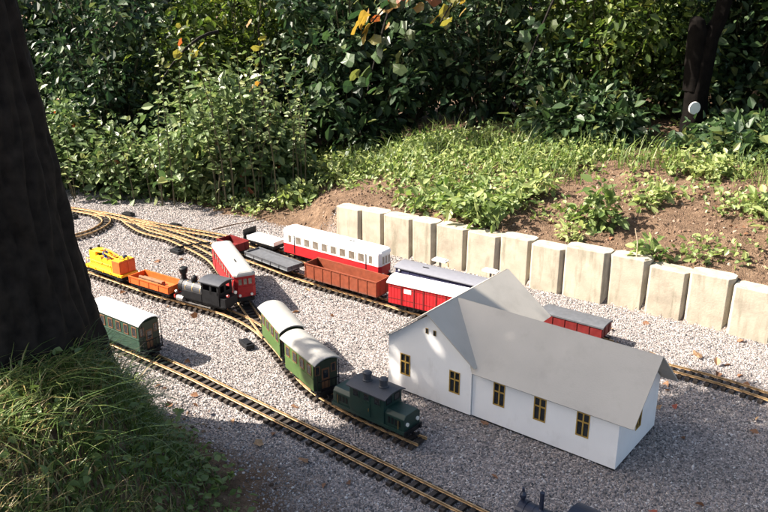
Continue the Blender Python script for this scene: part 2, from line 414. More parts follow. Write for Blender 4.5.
track('F', [(-2.1, 4.82), (-1.90, 4.738), (-1.75, 4.66), (-1.655, 4.575), (-1.612, 4.49), (-1.61, 4.40), (-1.645, 4.29), (-1.73, 4.195), (-1.9, 4.09), (-2.1, 4.0)],
      'tight return curve bending left behind the big trunk', .0020)
def on_track(key, X, off=0.0):
    c = TRACKS[key]; i = int(np.argmin(np.abs(c[:, 0] - X))); i = min(max(i, 6), len(c) - 7)
    j = min(max(i + int(round(off / .01)), 6), len(c) - 7)
    t = c[j + 6] - c[j - 6]
    return (float(c[j][0]), float(c[j][1]), RT), math.atan2(t[1], t[0])

# ------------------------------------------------------------------ vehicle materials
M_BLACK = mat('black_frame', (.009, .0095, .011), .5, var=.3, scale=80, dirt=.02, spec=.22)
M_STEEL = mat('wheel_steel', (.30, .29, .28), .4, metal=.7, var=.2)
M_GLASSL = mat('interior_glass', (.15, .125, .10), .15, var=.35, scale=30, spec=.7)
M_GLASS = mat('dark_glass', (.02, .024, .028), .12, var=.2, spec=.7)
M_WHEEL = mat('wheel_black', (.03, .028, .027), .55, var=.3)
M_LAMP = mat('lamp_lens', (.72, .70, .62), .2, var=.05)
M_GREEN = mat('coach_green', (.055, .105, .026), .45, var=.15, dirt=.12)
M_DGREEN = mat('coach_dark_green', (.022, .055, .036), .45, var=.15, dirt=.12)
M_LGREEN = mat('loco_green', (.008, .032, .025), .45, var=.15, dirt=.08)
M_BROWN = mat('brown_frame', (.16, .07, .03), .55, var=.15)
M_ENDW = mat('end_wall_shaded', (.018, .03, .016), .55)  # coach green darkened, so the shade of the ends is in the colour
M_ROOFG = mat('roof_grey', (.31, .305, .288), .55, var=.06, dirt=.10)
M_ROOFC = mat('coach_roof_grey', (.30, .292, .272), .6, var=.08, dirt=.15)
M_ROOFN = mat('navy_wagon_roof', (.15, .155, .18), .6, var=.06, dirt=.08)
M_ROOFW = mat('roof_white', (.78, .77, .75), .5, var=.04, dirt=.06)
M_ROOFB = mat('roof_slate', (.04, .043, .052), .6, var=.15, dirt=.10)
M_RED = mat('railcar_red', (.30, .012, .014), .5, var=.15, dirt=.06, spec=.3)
M_REDB = mat('boxcar_red', (.38, .012, .016), .55, var=.14, dirt=.06, spec=.3)
M_DRED = mat('dark_red', (.13, .012, .012), .6, var=.18, dirt=.12, spec=.25)
M_WHITE = mat('cream_white', (.80, .78, .72), .42, var=.04, dirt=.05)
M_GONDOLA = mat('gondola_brown', (.19, .045, .02), .6, var=.18, dirt=.12, spec=.3)
M_GONDIN = mat('gondola_inside', (.13, .04, .022), .7, var=.2, dirt=.2)
M_GREY = mat('wagon_grey', (.085, .09, .10), .6, var=.15, dirt=.12, spec=.3)
M_GREYL = mat('cover_grey', (.19, .205, .22), .65, var=.1, dirt=.1, spec=.3)
M_NAVY = mat('wagon_navy', (.028, .03, .075), .5, var=.15, dirt=.1)
M_YELLOW = mat('crane_yellow', (.76, .42, .015), .42, var=.1, dirt=.06)
M_ORANGE = mat('wagon_orange', (.58, .10, .012), .55, var=.12, dirt=.08)
M_BLUEBLK = mat('loco_blue_black', (.012, .017, .036), .4, var=.2)
M_BRASS = mat('brass_trim', (.6, .4, .15), .35, metal=.8)
M_WOOD = mat('log_brown', (.17, .08, .035), .8, var=.3, bump=.4)
M_SILV = mat('boiler_silver', (.30, .29, .28), .28, metal=.6, var=.12)

wheel_me = MB().cyl((0, -.003, 0), (0, .003, 0), .0150, n=18).cyl((0, -.0045, 0), (0, -.003, 0), .0172, n=18).cyl((0, .003, 0), (0, .0045, 0), .005, n=8).mesh('wheel', M_WHEEL)
coup_me = MB().box((.006, 0, 0), (.022, .010, .004)).box((.018, 0, .003), (.004, .022, .010)).mesh('coupler', M_BLACK)

def gear(t, L, W, axles, mat_=None, zf=.030):
    mat_ = mat_ or M_BLACK
    MB().box((0, 0, zf - .004), (L * .97, W * .72, .009)).build('underframe', mat_, t, bevel=.0008)
    for ax in axles:
        for sy in (-1, 1):
            w = link_mesh('wheel', wheel_me, t, (ax, sy * .0225, .0152)); w.rotation_euler[2] = 0 if sy > 0 else math.pi
            MB().box((ax, sy * (W * .36 - .001), .017), (.016, .006, .012)).box((ax, sy * (W * .36 - .001), .025), (.034, .005, .004)).build('axle_box', mat_, t)
    for sx in (-1, 1):
        o = link_mesh('coupler', coup_me, t, (sx * (L * .485), 0, .017)); o.rotation_euler[2] = 0 if sx > 0 else math.pi

def lift(t, dz, L, W):
    """raise the body above its running gear and show the dark solebar between"""
    for c in t.children:
        if c.name.split('.')[0] not in ('wheel', 'axle_box', 'underframe', 'coupler'): c.location.z += dz
    MB().box((0, 0, .029 + dz / 2), (L * .965, W * .86, .010 + dz)).build('solebar', M_BLACK, t)
def arch_roof(name, L, W, z0, rise, th, m, t, n=10, x0=None, x1=None, flat=.0):
    top = []; a = [k / n for k in range(n + 1)]
    for k in a:
        y = -W / 2 + W * k; top.append((y, z0 + rise * (1 - abs(2 * k - 1) ** 2.2)))
    prof = [(y, z) for y, z in top] + [(y, z - th) for y, z in reversed(top)]
    prof = [(p[0], p[1]) for p in prof]
    return MB().prism(prof, -L / 2 if x0 is None else x0, L / 2 if x1 is None else x1).build(name, m, t, smooth=False)

def window(t, c, w, h, axis_, mf, fr=.0035, mull=False, proud=.0012, mg=None):
    """frame ring + pane on a wall; axis_ = (nx, ny) outward normal of the wall"""
    rz = math.atan2(axis_[1], axis_[0])
    mb = MB()
    for q in (-1, 1):
        mb.box((0, q * (w / 2 - fr / 2), 0), (proud * 2, fr, h)); mb.box((0, 0, q * (h / 2 - fr / 2)), (proud * 2, w - 2 * fr, fr))
    if mull: mb.box((0, 0, 0), (proud * 1.7, fr * .8, h - 2 * fr))
    f = mb.build('window', mf, t, loc=c, rot=(0, 0, rz))
    p = MB().box((0, 0, 0), (proud * .9, w - 1.2 * fr, h - 1.2 * fr)).build('pane', mg or M_GLASS, f)
    return f

def railing(t, x, W, z0, z1, m, sx):
    mb = MB()
    for k in range(7):
        y = -W / 2 + W * k / 6
        mb.cyl((x, y, z0), (x, y, z1), .0012, n=6)
    mb.box((x, 0, z1), (.003, W + .002, .003)).box((x, 0, z0 + .012), (.002, W, .002))
    return mb.build('railing', m, t)

def coach(label, key, X, off=0, L=.27, W=.094, body=M_GREEN, roof=M_ROOFC, frame=M_BROWN, nwin=4, zr=.143, roofL=None, group=None, flip=False, wallz=.034):
    loc, hd = on_track(key, X, off)
    t = empty('passenger_coach', loc, hd, label, 'coach', group)
    gear(t, L, W, (-L * .27, L * .27))
    pl = .024; bl = L - 2 * pl; zt = zr - .002
    MB().box((0, 0, (wallz + zt) / 2), (bl, W, zt - wallz)).build('body', body, t, bevel=.0012)
    MB().box((0, 0, wallz - .0005), (L * .985, W * .97, .005)).build('floor', M_BLACK, t)
    arch_roof('roof', (roofL or L) , W + .012, zr, .020, .004, roof, t)
    # belt rail and plank battens
    for sy in (-1, 1):
        MB().box((0, sy * (W / 2 + .0008), wallz + (zt - wallz) * .44), (bl - .002, .002, .003)).build('belt_rail', body, t)
        MB().box((0, sy * (W / 2 + .0008), zt - .005), (bl - .002, .002, .004)).build('cant_rail', body, t)
        for k in range(nwin):
            x = -bl / 2 + bl * (k + .5) / nwin
            window(t, (x, sy * (W / 2 + .0006), wallz + (zt - wallz) * .69), bl / nwin * .56, (zt - wallz) * .36, (0, sy), frame, fr=.003)
    for sx in (-1, 1):
        xe = sx * (bl / 2 + .0006)
        MB().box((xe - sx * .0002, 0, (wallz + zt) / 2), (.0012, W * .99, zt - wallz)).build('end_wall', M_ENDW, t)
        d = MB().box((xe, 0, wallz + .040), (.003, .030, .076)).build('end_door', frame, t)
        MB().box((xe + sx * .0014, 0, wallz + .056), (.002, .019, .030)).build('pane', M_GLASS, d)
        for sy in (-1, 1): window(t, (xe, sy * .031, wallz + (zt - wallz) * .69), .020, .034, (sx, 0), frame, fr=.003)
        railing(t, sx * (L / 2 - .004), W * .9, wallz, wallz + .042, M_BLACK, sx)
        for sy in (-1, 1): MB().cyl((sx * (L / 2 - .005), sy * W * .44, wallz), (sx * (L / 2 - .005), sy * W * .44, zr), .0016, n=6).build('roof_post', M_BLACK, t)
        MB().box((sx * (L / 2 - .014), 0, .018), (.018, W * .9, .003)).build('step', M_BLACK, t)
    return t

# ---- house -------------------------------------------------------
HA = math.atan2(-.6186, .7857)
house = empty('model_house', (.290, 2.369, 0), HA, 'white model station house with grey cross gabled roof standing on the gravel', 'house')
M_HW = weather(mat('house_white', (.82, .81, .79), .65, var=.03, scale=12, dirt=.04, bump=.15, bscale=260), (.45, .42, .36), .56, .8, .35, (18, 18, 9))
M_HR = weather(mat('house_roof', (.43, .40, .352), .75, var=.06, scale=7, dirt=.10, bump=.2, bscale=220), (.19, .17, .14), .52, .8, .28, (12, 12, 12))
M_HF = mat('window_wood', (.38, .24, .055), .6, var=.15)
M_VOID = mat('dark_gap', (.012, .012, .012), .6)
def wall_panel(t, name, u0, u1, z0, z1, holes, place, th=.004, gable=None):
    """wall in the (u,z) plane with rectangular openings, built from solid pieces; place(u,d,z)->local xyz (d = depth inward)"""
    us = sorted({u0, u1, *[h[0] for h in holes], *[h[1] for h in holes]}); zs = sorted({z0, z1, *[h[2] for h in holes], *[h[3] for h in holes]})
    mb = MB()
    # front faces, back faces and reveals
    def quad(a, b, c, d): mb.add([place(*a), place(*b), place(*c), place(*d)], [(0, 1, 2, 3)])
    for i in range(len(us) - 1):
        for j in range(len(zs) - 1):
            cu, cz = (us[i] + us[i + 1]) / 2, (zs[j] + zs[j + 1]) / 2
            if any(h[0] < cu < h[1] and h[2] < cz < h[3] for h in holes): continue
            a, b, c, d = us[i], us[i + 1], zs[j], zs[j + 1]
            quad((a, 0, c), (b, 0, c), (b, 0, d), (a, 0, d)); quad((a, th, c), (a, th, d), (b, th, d), (b, th, c))
    for h in holes:
        a, b, c, d = h
        quad((a, 0, c), (a, 0, d), (a, th, d), (a, th, c)); quad((b, 0, c), (b, th, c), (b, th, d), (b, 0, d))
        quad((a, 0, c), (a, th, c), (b, th, c), (b, 0, c)); quad((a, 0, d), (b, 0, d), (b, th, d), (a, th, d))
    if gable:
        ug, zg = gable
        mb.add([place(u0, 0, z1), place(u1, 0, z1), place(ug, 0, zg), place(u0, th, z1), place(u1, th, z1), place(ug, th, zg)],
               [(0, 1, 2), (5, 4, 3), (0, 2, 5, 3), (1, 4, 5, 2)])
    for (a, b) in ((u0, u0), (u1, u1)): quad((a, 0, z0), (a, 0, z1), (a, th, z1), (a, th, z0))
    o = mb.build(name, M_HW, t); return o
def house_window(w, c, u, zc, place, ww=.043, hh=.082):
    fr = .0034; bar = .0046
    mb = MB()
    def bx(uc, z, du, dz, d0=-.0012, d1=.0022):
        vs = [place(uc + a * du / 2, d, z + b * dz / 2) for a in (-1, 1) for b in (-1, 1) for d in (d0, d1)]
        mb.add(vs, [(0, 1, 3, 2), (4, 6, 7, 5), (0, 4, 5, 1), (2, 3, 7, 6), (0, 2, 6, 4), (1, 5, 7, 3)])
    for q in (-1, 1): bx(u + q * (ww / 2 - fr / 2), zc, fr, hh); bx(u, zc + q * (hh / 2 - fr / 2), ww - 2 * fr, fr)
    f = mb.build('window', M_HF, w)
    mb.v = []; mb.f = []; bx(u, zc, bar, hh - 2 * fr, -.0004, .0018); mb.build('mullion', M_HF, f)
    mb.v = []; mb.f = []; bx(u, zc + hh * .12, ww - 2 * fr, bar, -.0006, .0016); mb.build('transom', M_HF, f)
    mb = MB()
    for q in (-1, 1):
        for (za, zb) in ((-hh / 2 + fr * .8, hh * .12), (hh * .12, hh / 2 - fr * .8)):
            m2 = MB(); u0 = u + (0 if q > 0 else -ww / 2 + fr * .8); u1 = u + (ww / 2 - fr * .8 if q > 0 else 0)
            vs = [place(a, d, zc + b) for a in (u0, u1) for b in (za, zb) for d in (.0028, .0034)]
            m2.add(vs, [(0, 1, 3, 2), (4, 6, 7, 5), (0, 4, 5, 1), (2, 3, 7, 6), (0, 2, 6, 4), (1, 5, 7, 3)])
            m2.build('pane', M_GLASS, f)
ZE, ZRG = .190, .335
def hole(u, z, w=.043, h=.082): return (u - w / 2 + .001, u + w / 2 - .001, z - h / 2 + .001, z + h / 2 - .001)
fr_front = lambda u, d, z: (u, d, z)
wz = .111
g1 = wall_panel(house, 'gable_wall', -.348, -.002, .009, .205, [hole(-.274, wz), hole(-.068, wz), (-.186, -.174, .196 + .066, .196 + .084), (-.156, -.144, .196 + .066, .196 + .084)][:2], fr_front, gable=(-.175, .330))
for u in (-.274, -.068): house_window(house, None, u, wz, fr_front)
for u in (-.184, -.152):
    v = MB().box((u, -.0008, .268), (.011, .0024, .019)).build('vent', M_HF, house)
    MB().box((u, -.0022, .268), (.008, .0008, .016)).build('opening', M_VOID, v)
fr_main = lambda u, d, z: (u, .006 + d, z)
wz2 = .120
wall_panel(house, 'front_wall', -.001, .505, .009, .190, [hole(u, wz2) for u in (.100, .247, .392)], fr_main)
for u in (.100, .247, .392): house_window(house, None, u, wz2, fr_main)
fr_end = lambda u, d, z: (.505 - d, u, z)
wall_panel(house, 'end_wall', .0102, .322, .009, .190, [hole(.166, .115)], fr_end, gable=(.166, .330))
house_window(house, None, .166, .115, fr_end)
fr_back = lambda u, d, z: (u, .322 - d, z)
wall_panel(house, 'back_wall', .002, .5005, .009, .190, [hole(.15, .12), hole(.36, .12)], fr_back)
for u in (.15, .36): house_window(house, None, u, .12, fr_back)
fr_left = lambda u, d, z: (-.348 + d, u, z)
wall_panel(house, 'side_wall', .0045, .492, .009, .200, [hole(.12, .111), hole(.34, .111)], fr_left)
for u in (.12, .34): house_window(house, None, u, .111, fr_left)
fr_rg = lambda u, d, z: (u, .496 - d, z)
wall_panel(house, 'gable_wall', -.348, -.002, .009, .205, [hole(-.274, wz), hole(-.068, wz)], fr_rg, gable=(-.175, .330))
for u in (-.274, -.068): house_window(house, None, u, wz, fr_rg)
fr_rs = lambda u, d, z: (-.002 - d, u, z)
wall_panel(house, 'side_wall', .324, .492, .009, .200, [], fr_rs)
wall_panel(house, 'corner_return', .0045, .0058, .009, .195, [], fr_rs)
def slab(name, p, n_th=.004):
    a, b_, c, d = [Vector(q) for q in p]; n = (b_ - a).cross(d - a).normalized()
    if n.z < 0: n = -n
    vs = [a, b_, c, d] + [q + n * n_th for q in (a, b_, c, d)]
    return MB().add(vs, [(0, 1, 2, 3), (7, 6, 5, 4), (0, 4, 5, 1), (1, 5, 6, 2), (2, 6, 7, 3), (3, 7, 4, 0)]).build(name, M_HR, house)
km = (.335 - .186) / .170; yr = .164
# main roof (ridge at y=.164) and cross wing (ridge at x=-.175)
slab('roof_panel', [(-.172, yr, .335), (.556, yr, .335), (.556, yr - .182, .335 - km * .182), (.010, yr - .182, .335 - km * .182)])
slab('roof_panel', [(-.172, yr + .0005, .335), (.556, yr + .0005, .335), (.556, yr + .182, .335 - km * .182), (.010, yr + .182, .335 - km * .182)])
kw = (.335 - .203) / .175
slab('roof_panel', [(-.175, -.018, .3365), (-.175, .515, .3365), (.016, .515, .3365 - kw * .191), (.016, -.018, .3365 - kw * .191)])
slab('roof_panel', [(-.1755, -.018, .3365), (-.1755, .515, .3365), (-.372, .515, .3365 - kw * .197), (-.372, -.018, .3365 - kw * .197)])
MB().box((.2515, .165, .004), (.500, .308, .009)).box((-.175, .250, .0038), (.338, .484, .0086)).build('shadow_gap_base', M_VOID, house)  # black slab that paints in the shadow gap under the walls

# ---- green passenger train --------------------------------------
coach('olive green coach with grey roof, nearer the junction of the pair', 'C', -.39, L=.262, nwin=4, group='pair of olive green coaches')
coach('olive green coach with grey roof, coupled behind the dark green locomotive', 'C', -.257, L=.262, nwin=4, group='pair of olive green coaches')
def green_loco():
    loc, hd = on_track('C', -.028)
    t = empty('diesel_locomotive', loc, hd, 'dark green locomotive with centre cab and two roof domes in front of the house', 'locomotive')
    L, W = .315, .090
    gear(t, L, W, (-.07, .0, .07))
    MB().box((0, 0, .032), (L * .97, W, .012)).build('frame', M_LGREEN, t, bevel=.001)
    for sx in (-1, 1):
        x0, x1 = (.072, .150) if sx > 0 else (-.150, -.072)
        prof = [(-.041, .038), (.041, .038), (.041, .078), (.030, .090), (-.030, .090), (-.041, .078)]
        h = MB().prism(prof, x0, x1).build('bonnet', M_LGREEN, t, bevel=.002)
        for k in range(4): MB().box((x0 + .018 + k * .014, -.0413, .060), (.008, .0015, .022)).build('louvre', M_BLACK, h)
        for sy in (-1, 1):
            MB().cyl((sx * .149, sy * .026, .058), (sx * .155, sy * .026, .058), .0065, n=14).build('headlight', M_LAMP, t)
            MB().cyl((sx * .152, sy * .030, .030), (sx * .163, sy * .030, .030), .004, .006, n=10).build('buffer', M_BLACK, t)
        MB().box((sx * .154, 0, .030), (.006, W * .98, .016)).build('buffer_beam', M_BLACK, t, bevel=.0008)
        for sy in (-1, 1):
            window(t, (sx * .0726, sy * .020, .112), .028, .026, (sx, 0), M_BLACK, fr=.003)
    MB().box((0, 0, .0835), (.145, W, .091)).build('cab', M_LGREEN, t, bevel=.0015)
    for sy in (-1, 1):
        for x in (-.045, 0, .045): window(t, (x, sy * (W / 2 + .0003), .108), .028, .028, (0, sy), M_LGREEN, fr=.003)
        d = MB().box((.0, sy * (W / 2 + .0006), .066), (.030, .0018, .046)).build('door', M_LGREEN, t)
        MB().box((.010, sy * (W / 2 + .002), .066), (.002, .002, .010)).build('handle', M_BRASS, d)
        for x in (-.128, .128): MB().cyl((x, sy * .0425, .040), (x, sy * .0425, .070), .0012, n=6).build('handrail', M_BRASS, t)
    arch_roof('roof', .166, W + .014, .1285, .012, .004, M_ROOFB, t)
    for x in (-.034, .034):
        d = MB().lathe([(.0165, .0), (.0165, .004), (.013, .006), (.013, .022), (.0155, .024), (.0155, .029), (.010, .033)], (x, 0, .139), 16).build('roof_dome', M_ROOFB, t, smooth=False)
    return t
green_loco()

# ---- coach behind the big trunk ----------------------------------
coach('dark green coach with white roof half hidden behind the big tree trunk', 'A', -1.005, L=.335, W=.094, body=M_DGREEN, roof=M_ROOFW, frame=M_BROWN, nwin=6, zr=.147, roofL=.315)

# ---- steam locomotives --------------------------------------------
def steam(label, key, X, body, top, roofm, rev, L=.28, trim=M_BRASS, dome_x=.055):
    loc, hd = on_track(key, X)
    t = empty('steam_locomotive', loc, hd + (math.pi if rev else 0), label, 'locomotive')
    W = .088
    gear(t, L, W, (-.055, .0, .055), zf=.030)
    MB().box((0, 0, .036), (L, W * .93, .007)).build('running_board', body, t, bevel=.0008)
    # boiler towards +x
    MB().cyl((-.02, 0, .076), (.108, 0, .076), .029, n=24).build('boiler', top if key == 'A' else M_ROOFB, t)
    MB().cyl((.108, 0, .076), (.128, 0, .076), .031, n=24).cyl((.128, 0, .076), (.131, 0, .076), .024, .018, n=20).build('smokebox', body, t)
    for x in (.0, .045, .085): MB().cyl((x, 0, .076), (x + .003, 0, .076), .0297, n=24).build('boiler_band', trim, t)
    for sy in (-1, 1):
        MB().box((.035, sy * .034, .057), (.112, .022, .036)).build('side_tank', body, t, bevel=.0015)
        c = MB().cyl((.085, sy * .040, .030), (.122, sy * .040, .030), .0135, n=16).build('cylinder', M_SILV, t)
        MB().box((.02, sy * .036, .016), (.16, .003, .005)).build('coupling_rod', M_STEEL, t)
        MB().cyl((.142, sy * .030, .034), (.153, sy * .030, .034), .004, .006, n=10).build('buffer', M_BLACK, t)
        MB().cyl((.138, sy * .028, .050), (.145, sy * .028, .050), .0065, n=12).build('lamp', M_LAMP, t)
    MB().box((.139, 0, .034), (.006, W, .015)).build('buffer_beam', mat('beam_red_' + key, (.35, .03, .02), .5), t)
    if key == 'A':
        MB().lathe([(.006, 0), (.005, .008), (.009, .014), (.009, .022), (.004, .030), (.003, .040)], (.122, 0, .104), 14).build('headlamp', body, t)
    MB().lathe([(.008, 0), (.0055, .004), (.0055, .048), (.0062, .049), (.0062, .053)] if key == 'A' else [(.016, 0), (.012, .006), (.0115, .026), (.016, .032), (.0195, .046), (.0195, .053), (.015, .057)], (.068 if key == 'A' else .116, 0, .102), 16).build('chimney', body, t)
    if key != 'A': MB().lathe([(.0135, 0), (.0145, .018), (.013, .026), (.006, .032)], (dome_x, 0, .100), 16).build('dome', body, t, smooth=True)
    MB().lathe([(.006, 0), (.006, .014), (.003, .018)], (.026, 0, .102), 10).build('whistle', trim, t)
    # cab
    cab = MB()
    for sy in (-1, 1):
        cab.box((-.070, sy * .042, .069), (.096, .003, .060)); cab.box((-.070, sy * .042, .130), (.096, .003, .012))
        for x in (-.114, -.074, -.026): cab.box((x, sy * .042, .1045), (.010, .003, .039))
    cab.box((-.0235, 0, .088), (.003, .084, .098)); cab.box((-.1165, 0, .066), (.003, .084, .054)); cab.box((-.1165, 0, .130), (.003, .084, .014))
    for y in (-.036, 0, .036): cab.box((-.1165, y, .108), (.003, .012, .032))
    cab.build('cab', body, t)
    arch_roof('cab_roof', .115, W + .012, .136, .010, .004, roofm, t, x0=-.130, x1=-.010)
    MB().box((-.134, 0, .055), (.032, .080, .040)).build('coal_bunker', body, t, bevel=.0012)
    MB().cyl((-.150, .024, .088), (-.157, .024, .088), .007, n=12).build('tail_lamp', mat('tail_red_' + key, (.5, .06, .05), .3), t)
    MB().cyl((-.150, -.024, .088), (-.157, -.024, .088), .007, n=12).build('tail_lamp', M_LAMP, t)
    return t
steam('black steam locomotive at the head of the orange and yellow work wagons', 'B', -.775, M_BLACK, M_SILV, M_ROOFB, True)
steam('dark blue black steam locomotive cut off by the bottom edge', 'A', .455, M_BLUEBLK, M_BLUEBLK, M_BLUEBLK, True, trim=M_BLUEBLK, dome_x=.068)

# ---- orange open wagon ---------------------------------------------
def open_wagon(name, label, key, X, L, W, zt, m_out, m_in, nrib, gearw=(.27,), group=None, posts=True, zf=.032, th=.003):
    loc, hd = on_track(key, X)
    t = empty(name, loc, hd, label, 'wagon', group)
    gear(t, L, W, (-L * .3, L * .3))
    MB().box((0, 0, zf), (L, W, .006)).build('floor', m_in, t)
    for sy in (-1, 1):
        s = MB().box((0, sy * (W / 2 - th / 2), (zf + .003 + zt) / 2), (L, th, zt - zf - .003)).build('side_panel', m_out, t)
        for k in range(nrib + 1):
            x = -L / 2 + .004 + (L - .008) * k / nrib
            MB().box((x, sy * (W / 2 + .001), (zf + zt) / 2), (.004, .0026, zt - zf)).build('rib', m_out, s)
        MB().box((0, sy * (W / 2 + .0003), zt - .001), (L + .002, .0052, .0045)).build('top_rail', m_out, s)
    for sx in (-1, 1):
        e = MB().box((sx * (L / 2 - th / 2), 0, (zf + .003 + zt) / 2), (th, W - 2 * th - .0004, zt - zf - .003)).build('end_panel', m_out, t)
        for y in (-.02, .02): MB().box((sx * (L / 2 + .001), y, (zf + zt) / 2), (.0026, .004, zt - zf)).build('rib', m_out, e)
    return t
og = open_wagon('open_wagon', 'low sided orange wagon carrying dark pipes between the yellow wagon and black engine', 'B', -1.025, .258, .094, .062, M_ORANGE, M_ORANGE, 4)
lift(og, .009, .258, .094)
for k, (y, r, m_) in enumerate(((-.022, .008, M_WOOD), (-.004, .007, M_GREY), (.013, .008, M_WOOD), (-.012, .007, M_WOOD))):
    z = RT + .044 + r + (.013 if k == 3 else 0); w = og.matrix_basis
    ax = Vector((math.cos(og.rotation_euler[2]), math.sin(og.rotation_euler[2]), 0)); ay = Vector((-ax.y, ax.x, 0))
    c = Vector(og.location) + ay * y - ax * .02; c.z = z
    o = MB().cyl(c - ax * .075, c + ax * (.055 + .02 * (k % 2)), r, n=12).build('pipe', m_)
    tag(o, ['brown pipe lying nearest the camera in the orange wagon', 'grey pipe lying in the middle of the orange wagon', 'brown pipe lying farthest back in the orange wagon', 'brown pipe stacked on top in the orange wagon'][k], 'pipe', 'pipes loaded in the orange wagon')

# ---- yellow crane wagon --------------------------------------------
def crane_wagon():
    loc, hd = on_track('B', -1.292)
    t = empty('crane_wagon', loc, hd, 'bright yellow work wagon with winch machinery and orange cabinet', 'wagon')
    L, W = .275, .094
    gear(t, L, W, (-.08, .08))
    MB().box((0, 0, .037), (L, W, .012)).build('deck', M_YELLOW, t, bevel=.001)
    for sy in (-1, 1):
        for k in range(5): MB().box((-L / 2 + .02 + k * .058, sy * (W / 2 + .001), .036), (.006, .003, .012)).build('stake_pocket', M_YELLOW, t)
    b = MB().box((.098, 0, .073), (.058, .088, .060)).build('cabinet', M_ORANGE, t, bevel=.0012)
    for y in (-.022, .022): MB().box((.1278, y, .073), (.0018, .038, .050)).build('cabinet_door', M_ORANGE, b)
    MB().box((.098, 0, .1045), (.050, .080, .004)).build('cabinet_lid', M_YELLOW, b)
    MB().box((-.01, 0, .052), (.135, .070, .018)).build('machine_bed', M_YELLOW, t, bevel=.001)
    MB().box((-.095, .0, .078), (.052, .062, .070)).build('crane_house', M_YELLOW, t, bevel=.003)
    MB().box((-.0685, 0, .088), (.002, .044, .030)).build('house_window', M_GLASS, t)
    for x, r in ((-.045, .019), (.005, .016), (.045, .015)):
        d = MB().cyl((x, -.030, .078), (x, .030, .078), r, n=18).build('winch_drum', M_YELLOW if x != .005 else M_BROWN, t)
        for y in (-.032, .032): MB().cyl((x, y - .002, .078), (x, y + .002, .078), r + .006, n=18).build('flange', M_YELLOW, d)
    for sy in (-1, 1):
        MB().tube([(-.085, sy * .02, .112), (-.02, sy * .018, .116), (.06, sy * .012, .100), (.118, sy * .010, .111)], .0034, 8).build('boom_bar', M_YELLOW, t)
        MB().tube([(-.13, sy * .043, .043), (-.13, sy * .043, .075), (.06, sy * .043, .075), (.06, sy * .043, .043)], .0016, 6).build('handrail', M_YELLOW, t)
        MB().cyl((-.115, sy * .022, .113), (-.115, sy * .022, .124), .006, n=10).build('lamp', M_BLACK, t)
    for k in range(5): MB().box((-.07 + k * .04, 0, .110 - .002 * k), (.003, .034, .003)).build('boom_brace', M_YELLOW, t)
    MB().lathe([(.010, 0), (.012, .006), (.010, .012), (.006, .014)], (.098, .012, .1065), 14).build('hook_block', M_BLUEBLK, t)
    MB().tube([(.098, -.02, .107), (.105, -.02, .118), (.112, -.02, .107)], .002, 6).build('hook', M_STEEL, t)
    return t
cw = crane_wagon(); lift(cw, .009, .275, .094)
# toy worker seated on the machinery
def figurine(label, loc, rz):
    me = bpy.data.meshes.new('figurine')
    s = .0105
    J = dict(pel=(0, 0, 0), che=(0.1, 0, 2.0), nec=(.15, 0, 2.9), hea=(.25, 0, 3.6), top=(.25, 0, 4.1), shl=(.1, .85, 2.6), ell=(.55, 1.0, 1.6), hal=(1.3, .7, 1.4), shr=(.1, -.85, 2.6), elr=(.6, -1.0, 1.7), har=(1.3, -.6, 1.6),
             hil=(0, .4, -.1), knl=(1.6, .5, .1), ftl=(1.7, .5, -1.5), tol=(2.2, .5, -1.6), hir=(0, -.4, -.1), knr=(1.6, -.5, .1), ftr=(1.7, -.5, -1.5), tor=(2.2, -.5, -1.6))
    E = [('pel', 'che'), ('che', 'nec'), ('nec', 'hea'), ('hea', 'top'), ('che', 'shl'), ('shl', 'ell'), ('ell', 'hal'), ('che', 'shr'), ('shr', 'elr'), ('elr', 'har'), ('pel', 'hil'), ('hil', 'knl'), ('knl', 'ftl'), ('ftl', 'tol'), ('pel', 'hir'), ('hir', 'knr'), ('knr', 'ftr'), ('ftr', 'tor')]
    rad = dict(pel=.62, che=.68, nec=.28, hea=.52, top=.36, shl=.34, shr=.34, ell=.27, elr=.27, hal=.2, har=.2, hil=.42, hir=.42, knl=.34, knr=.34, ftl=.24, ftr=.24, tol=.18, tor=.18)
    keys = list(J); me.from_pydata([Vector(J[k]) * s for k in keys], [(keys.index(a), keys.index(b)) for a, b in E], [])
    o = link_mesh('figurine', me, None, loc, (0, 0, rz))
    md = o.modifiers.new('skin', 'SKIN'); md.use_smooth_shade = True
    for k, v in zip(keys, me.skin_vertices[0].data): v.radius = (rad[k] * s, rad[k] * s)
    me.skin_vertices[0].data[0].use_root = True
    o.modifiers.new('sub', 'SUBSURF').levels = 2; o.modifiers['sub'].render_levels = 2
    m = bpy.data.materials.new('figurine_paint'); m.use_nodes = True; N = m.node_tree.nodes; L = m.node_tree.links
    tc = N.new('ShaderNodeTexCoord'); sx = N.new('ShaderNodeSeparateXYZ'); L.new(tc.outputs['Object'], sx.inputs[0])
    cr = N.new('ShaderNodeValToRGB'); cr.color_ramp.interpolation = 'CONSTANT'; el = cr.color_ramp.elements
    el.new(.5); el.new(.6)
    for e, (p, c) in zip(el, ((0, (.03, .06, .25)), (.30, (.03, .06, .25)), (.72, (.55, .32, .22)), (.90, (.04, .07, .26)))): e.position = p; e.color = (*c, 1)
    mr = N.new('ShaderNodeMapRange'); mr.inputs[1].default_value = -2 * s; mr.inputs[2].default_value = 4.6 * s
    L.new(sx.outputs['Z'], mr.inputs[0]); L.new(mr.outputs[0], cr.inputs[0]); L.new(cr.outputs[0], N['Principled BSDF'].inputs['Base Color'])
    me.materials.append(m)
    return tag(o, label, 'figurine')
ax = Vector((math.cos(cw.rotation_euler[2]), math.sin(cw.rotation_euler[2]), 0)); ay = Vector((-ax.y, ax.x, 0))
fl = Vector(cw.location) + ax * (-.018) + ay * (-.012); fl.z = RT + .102
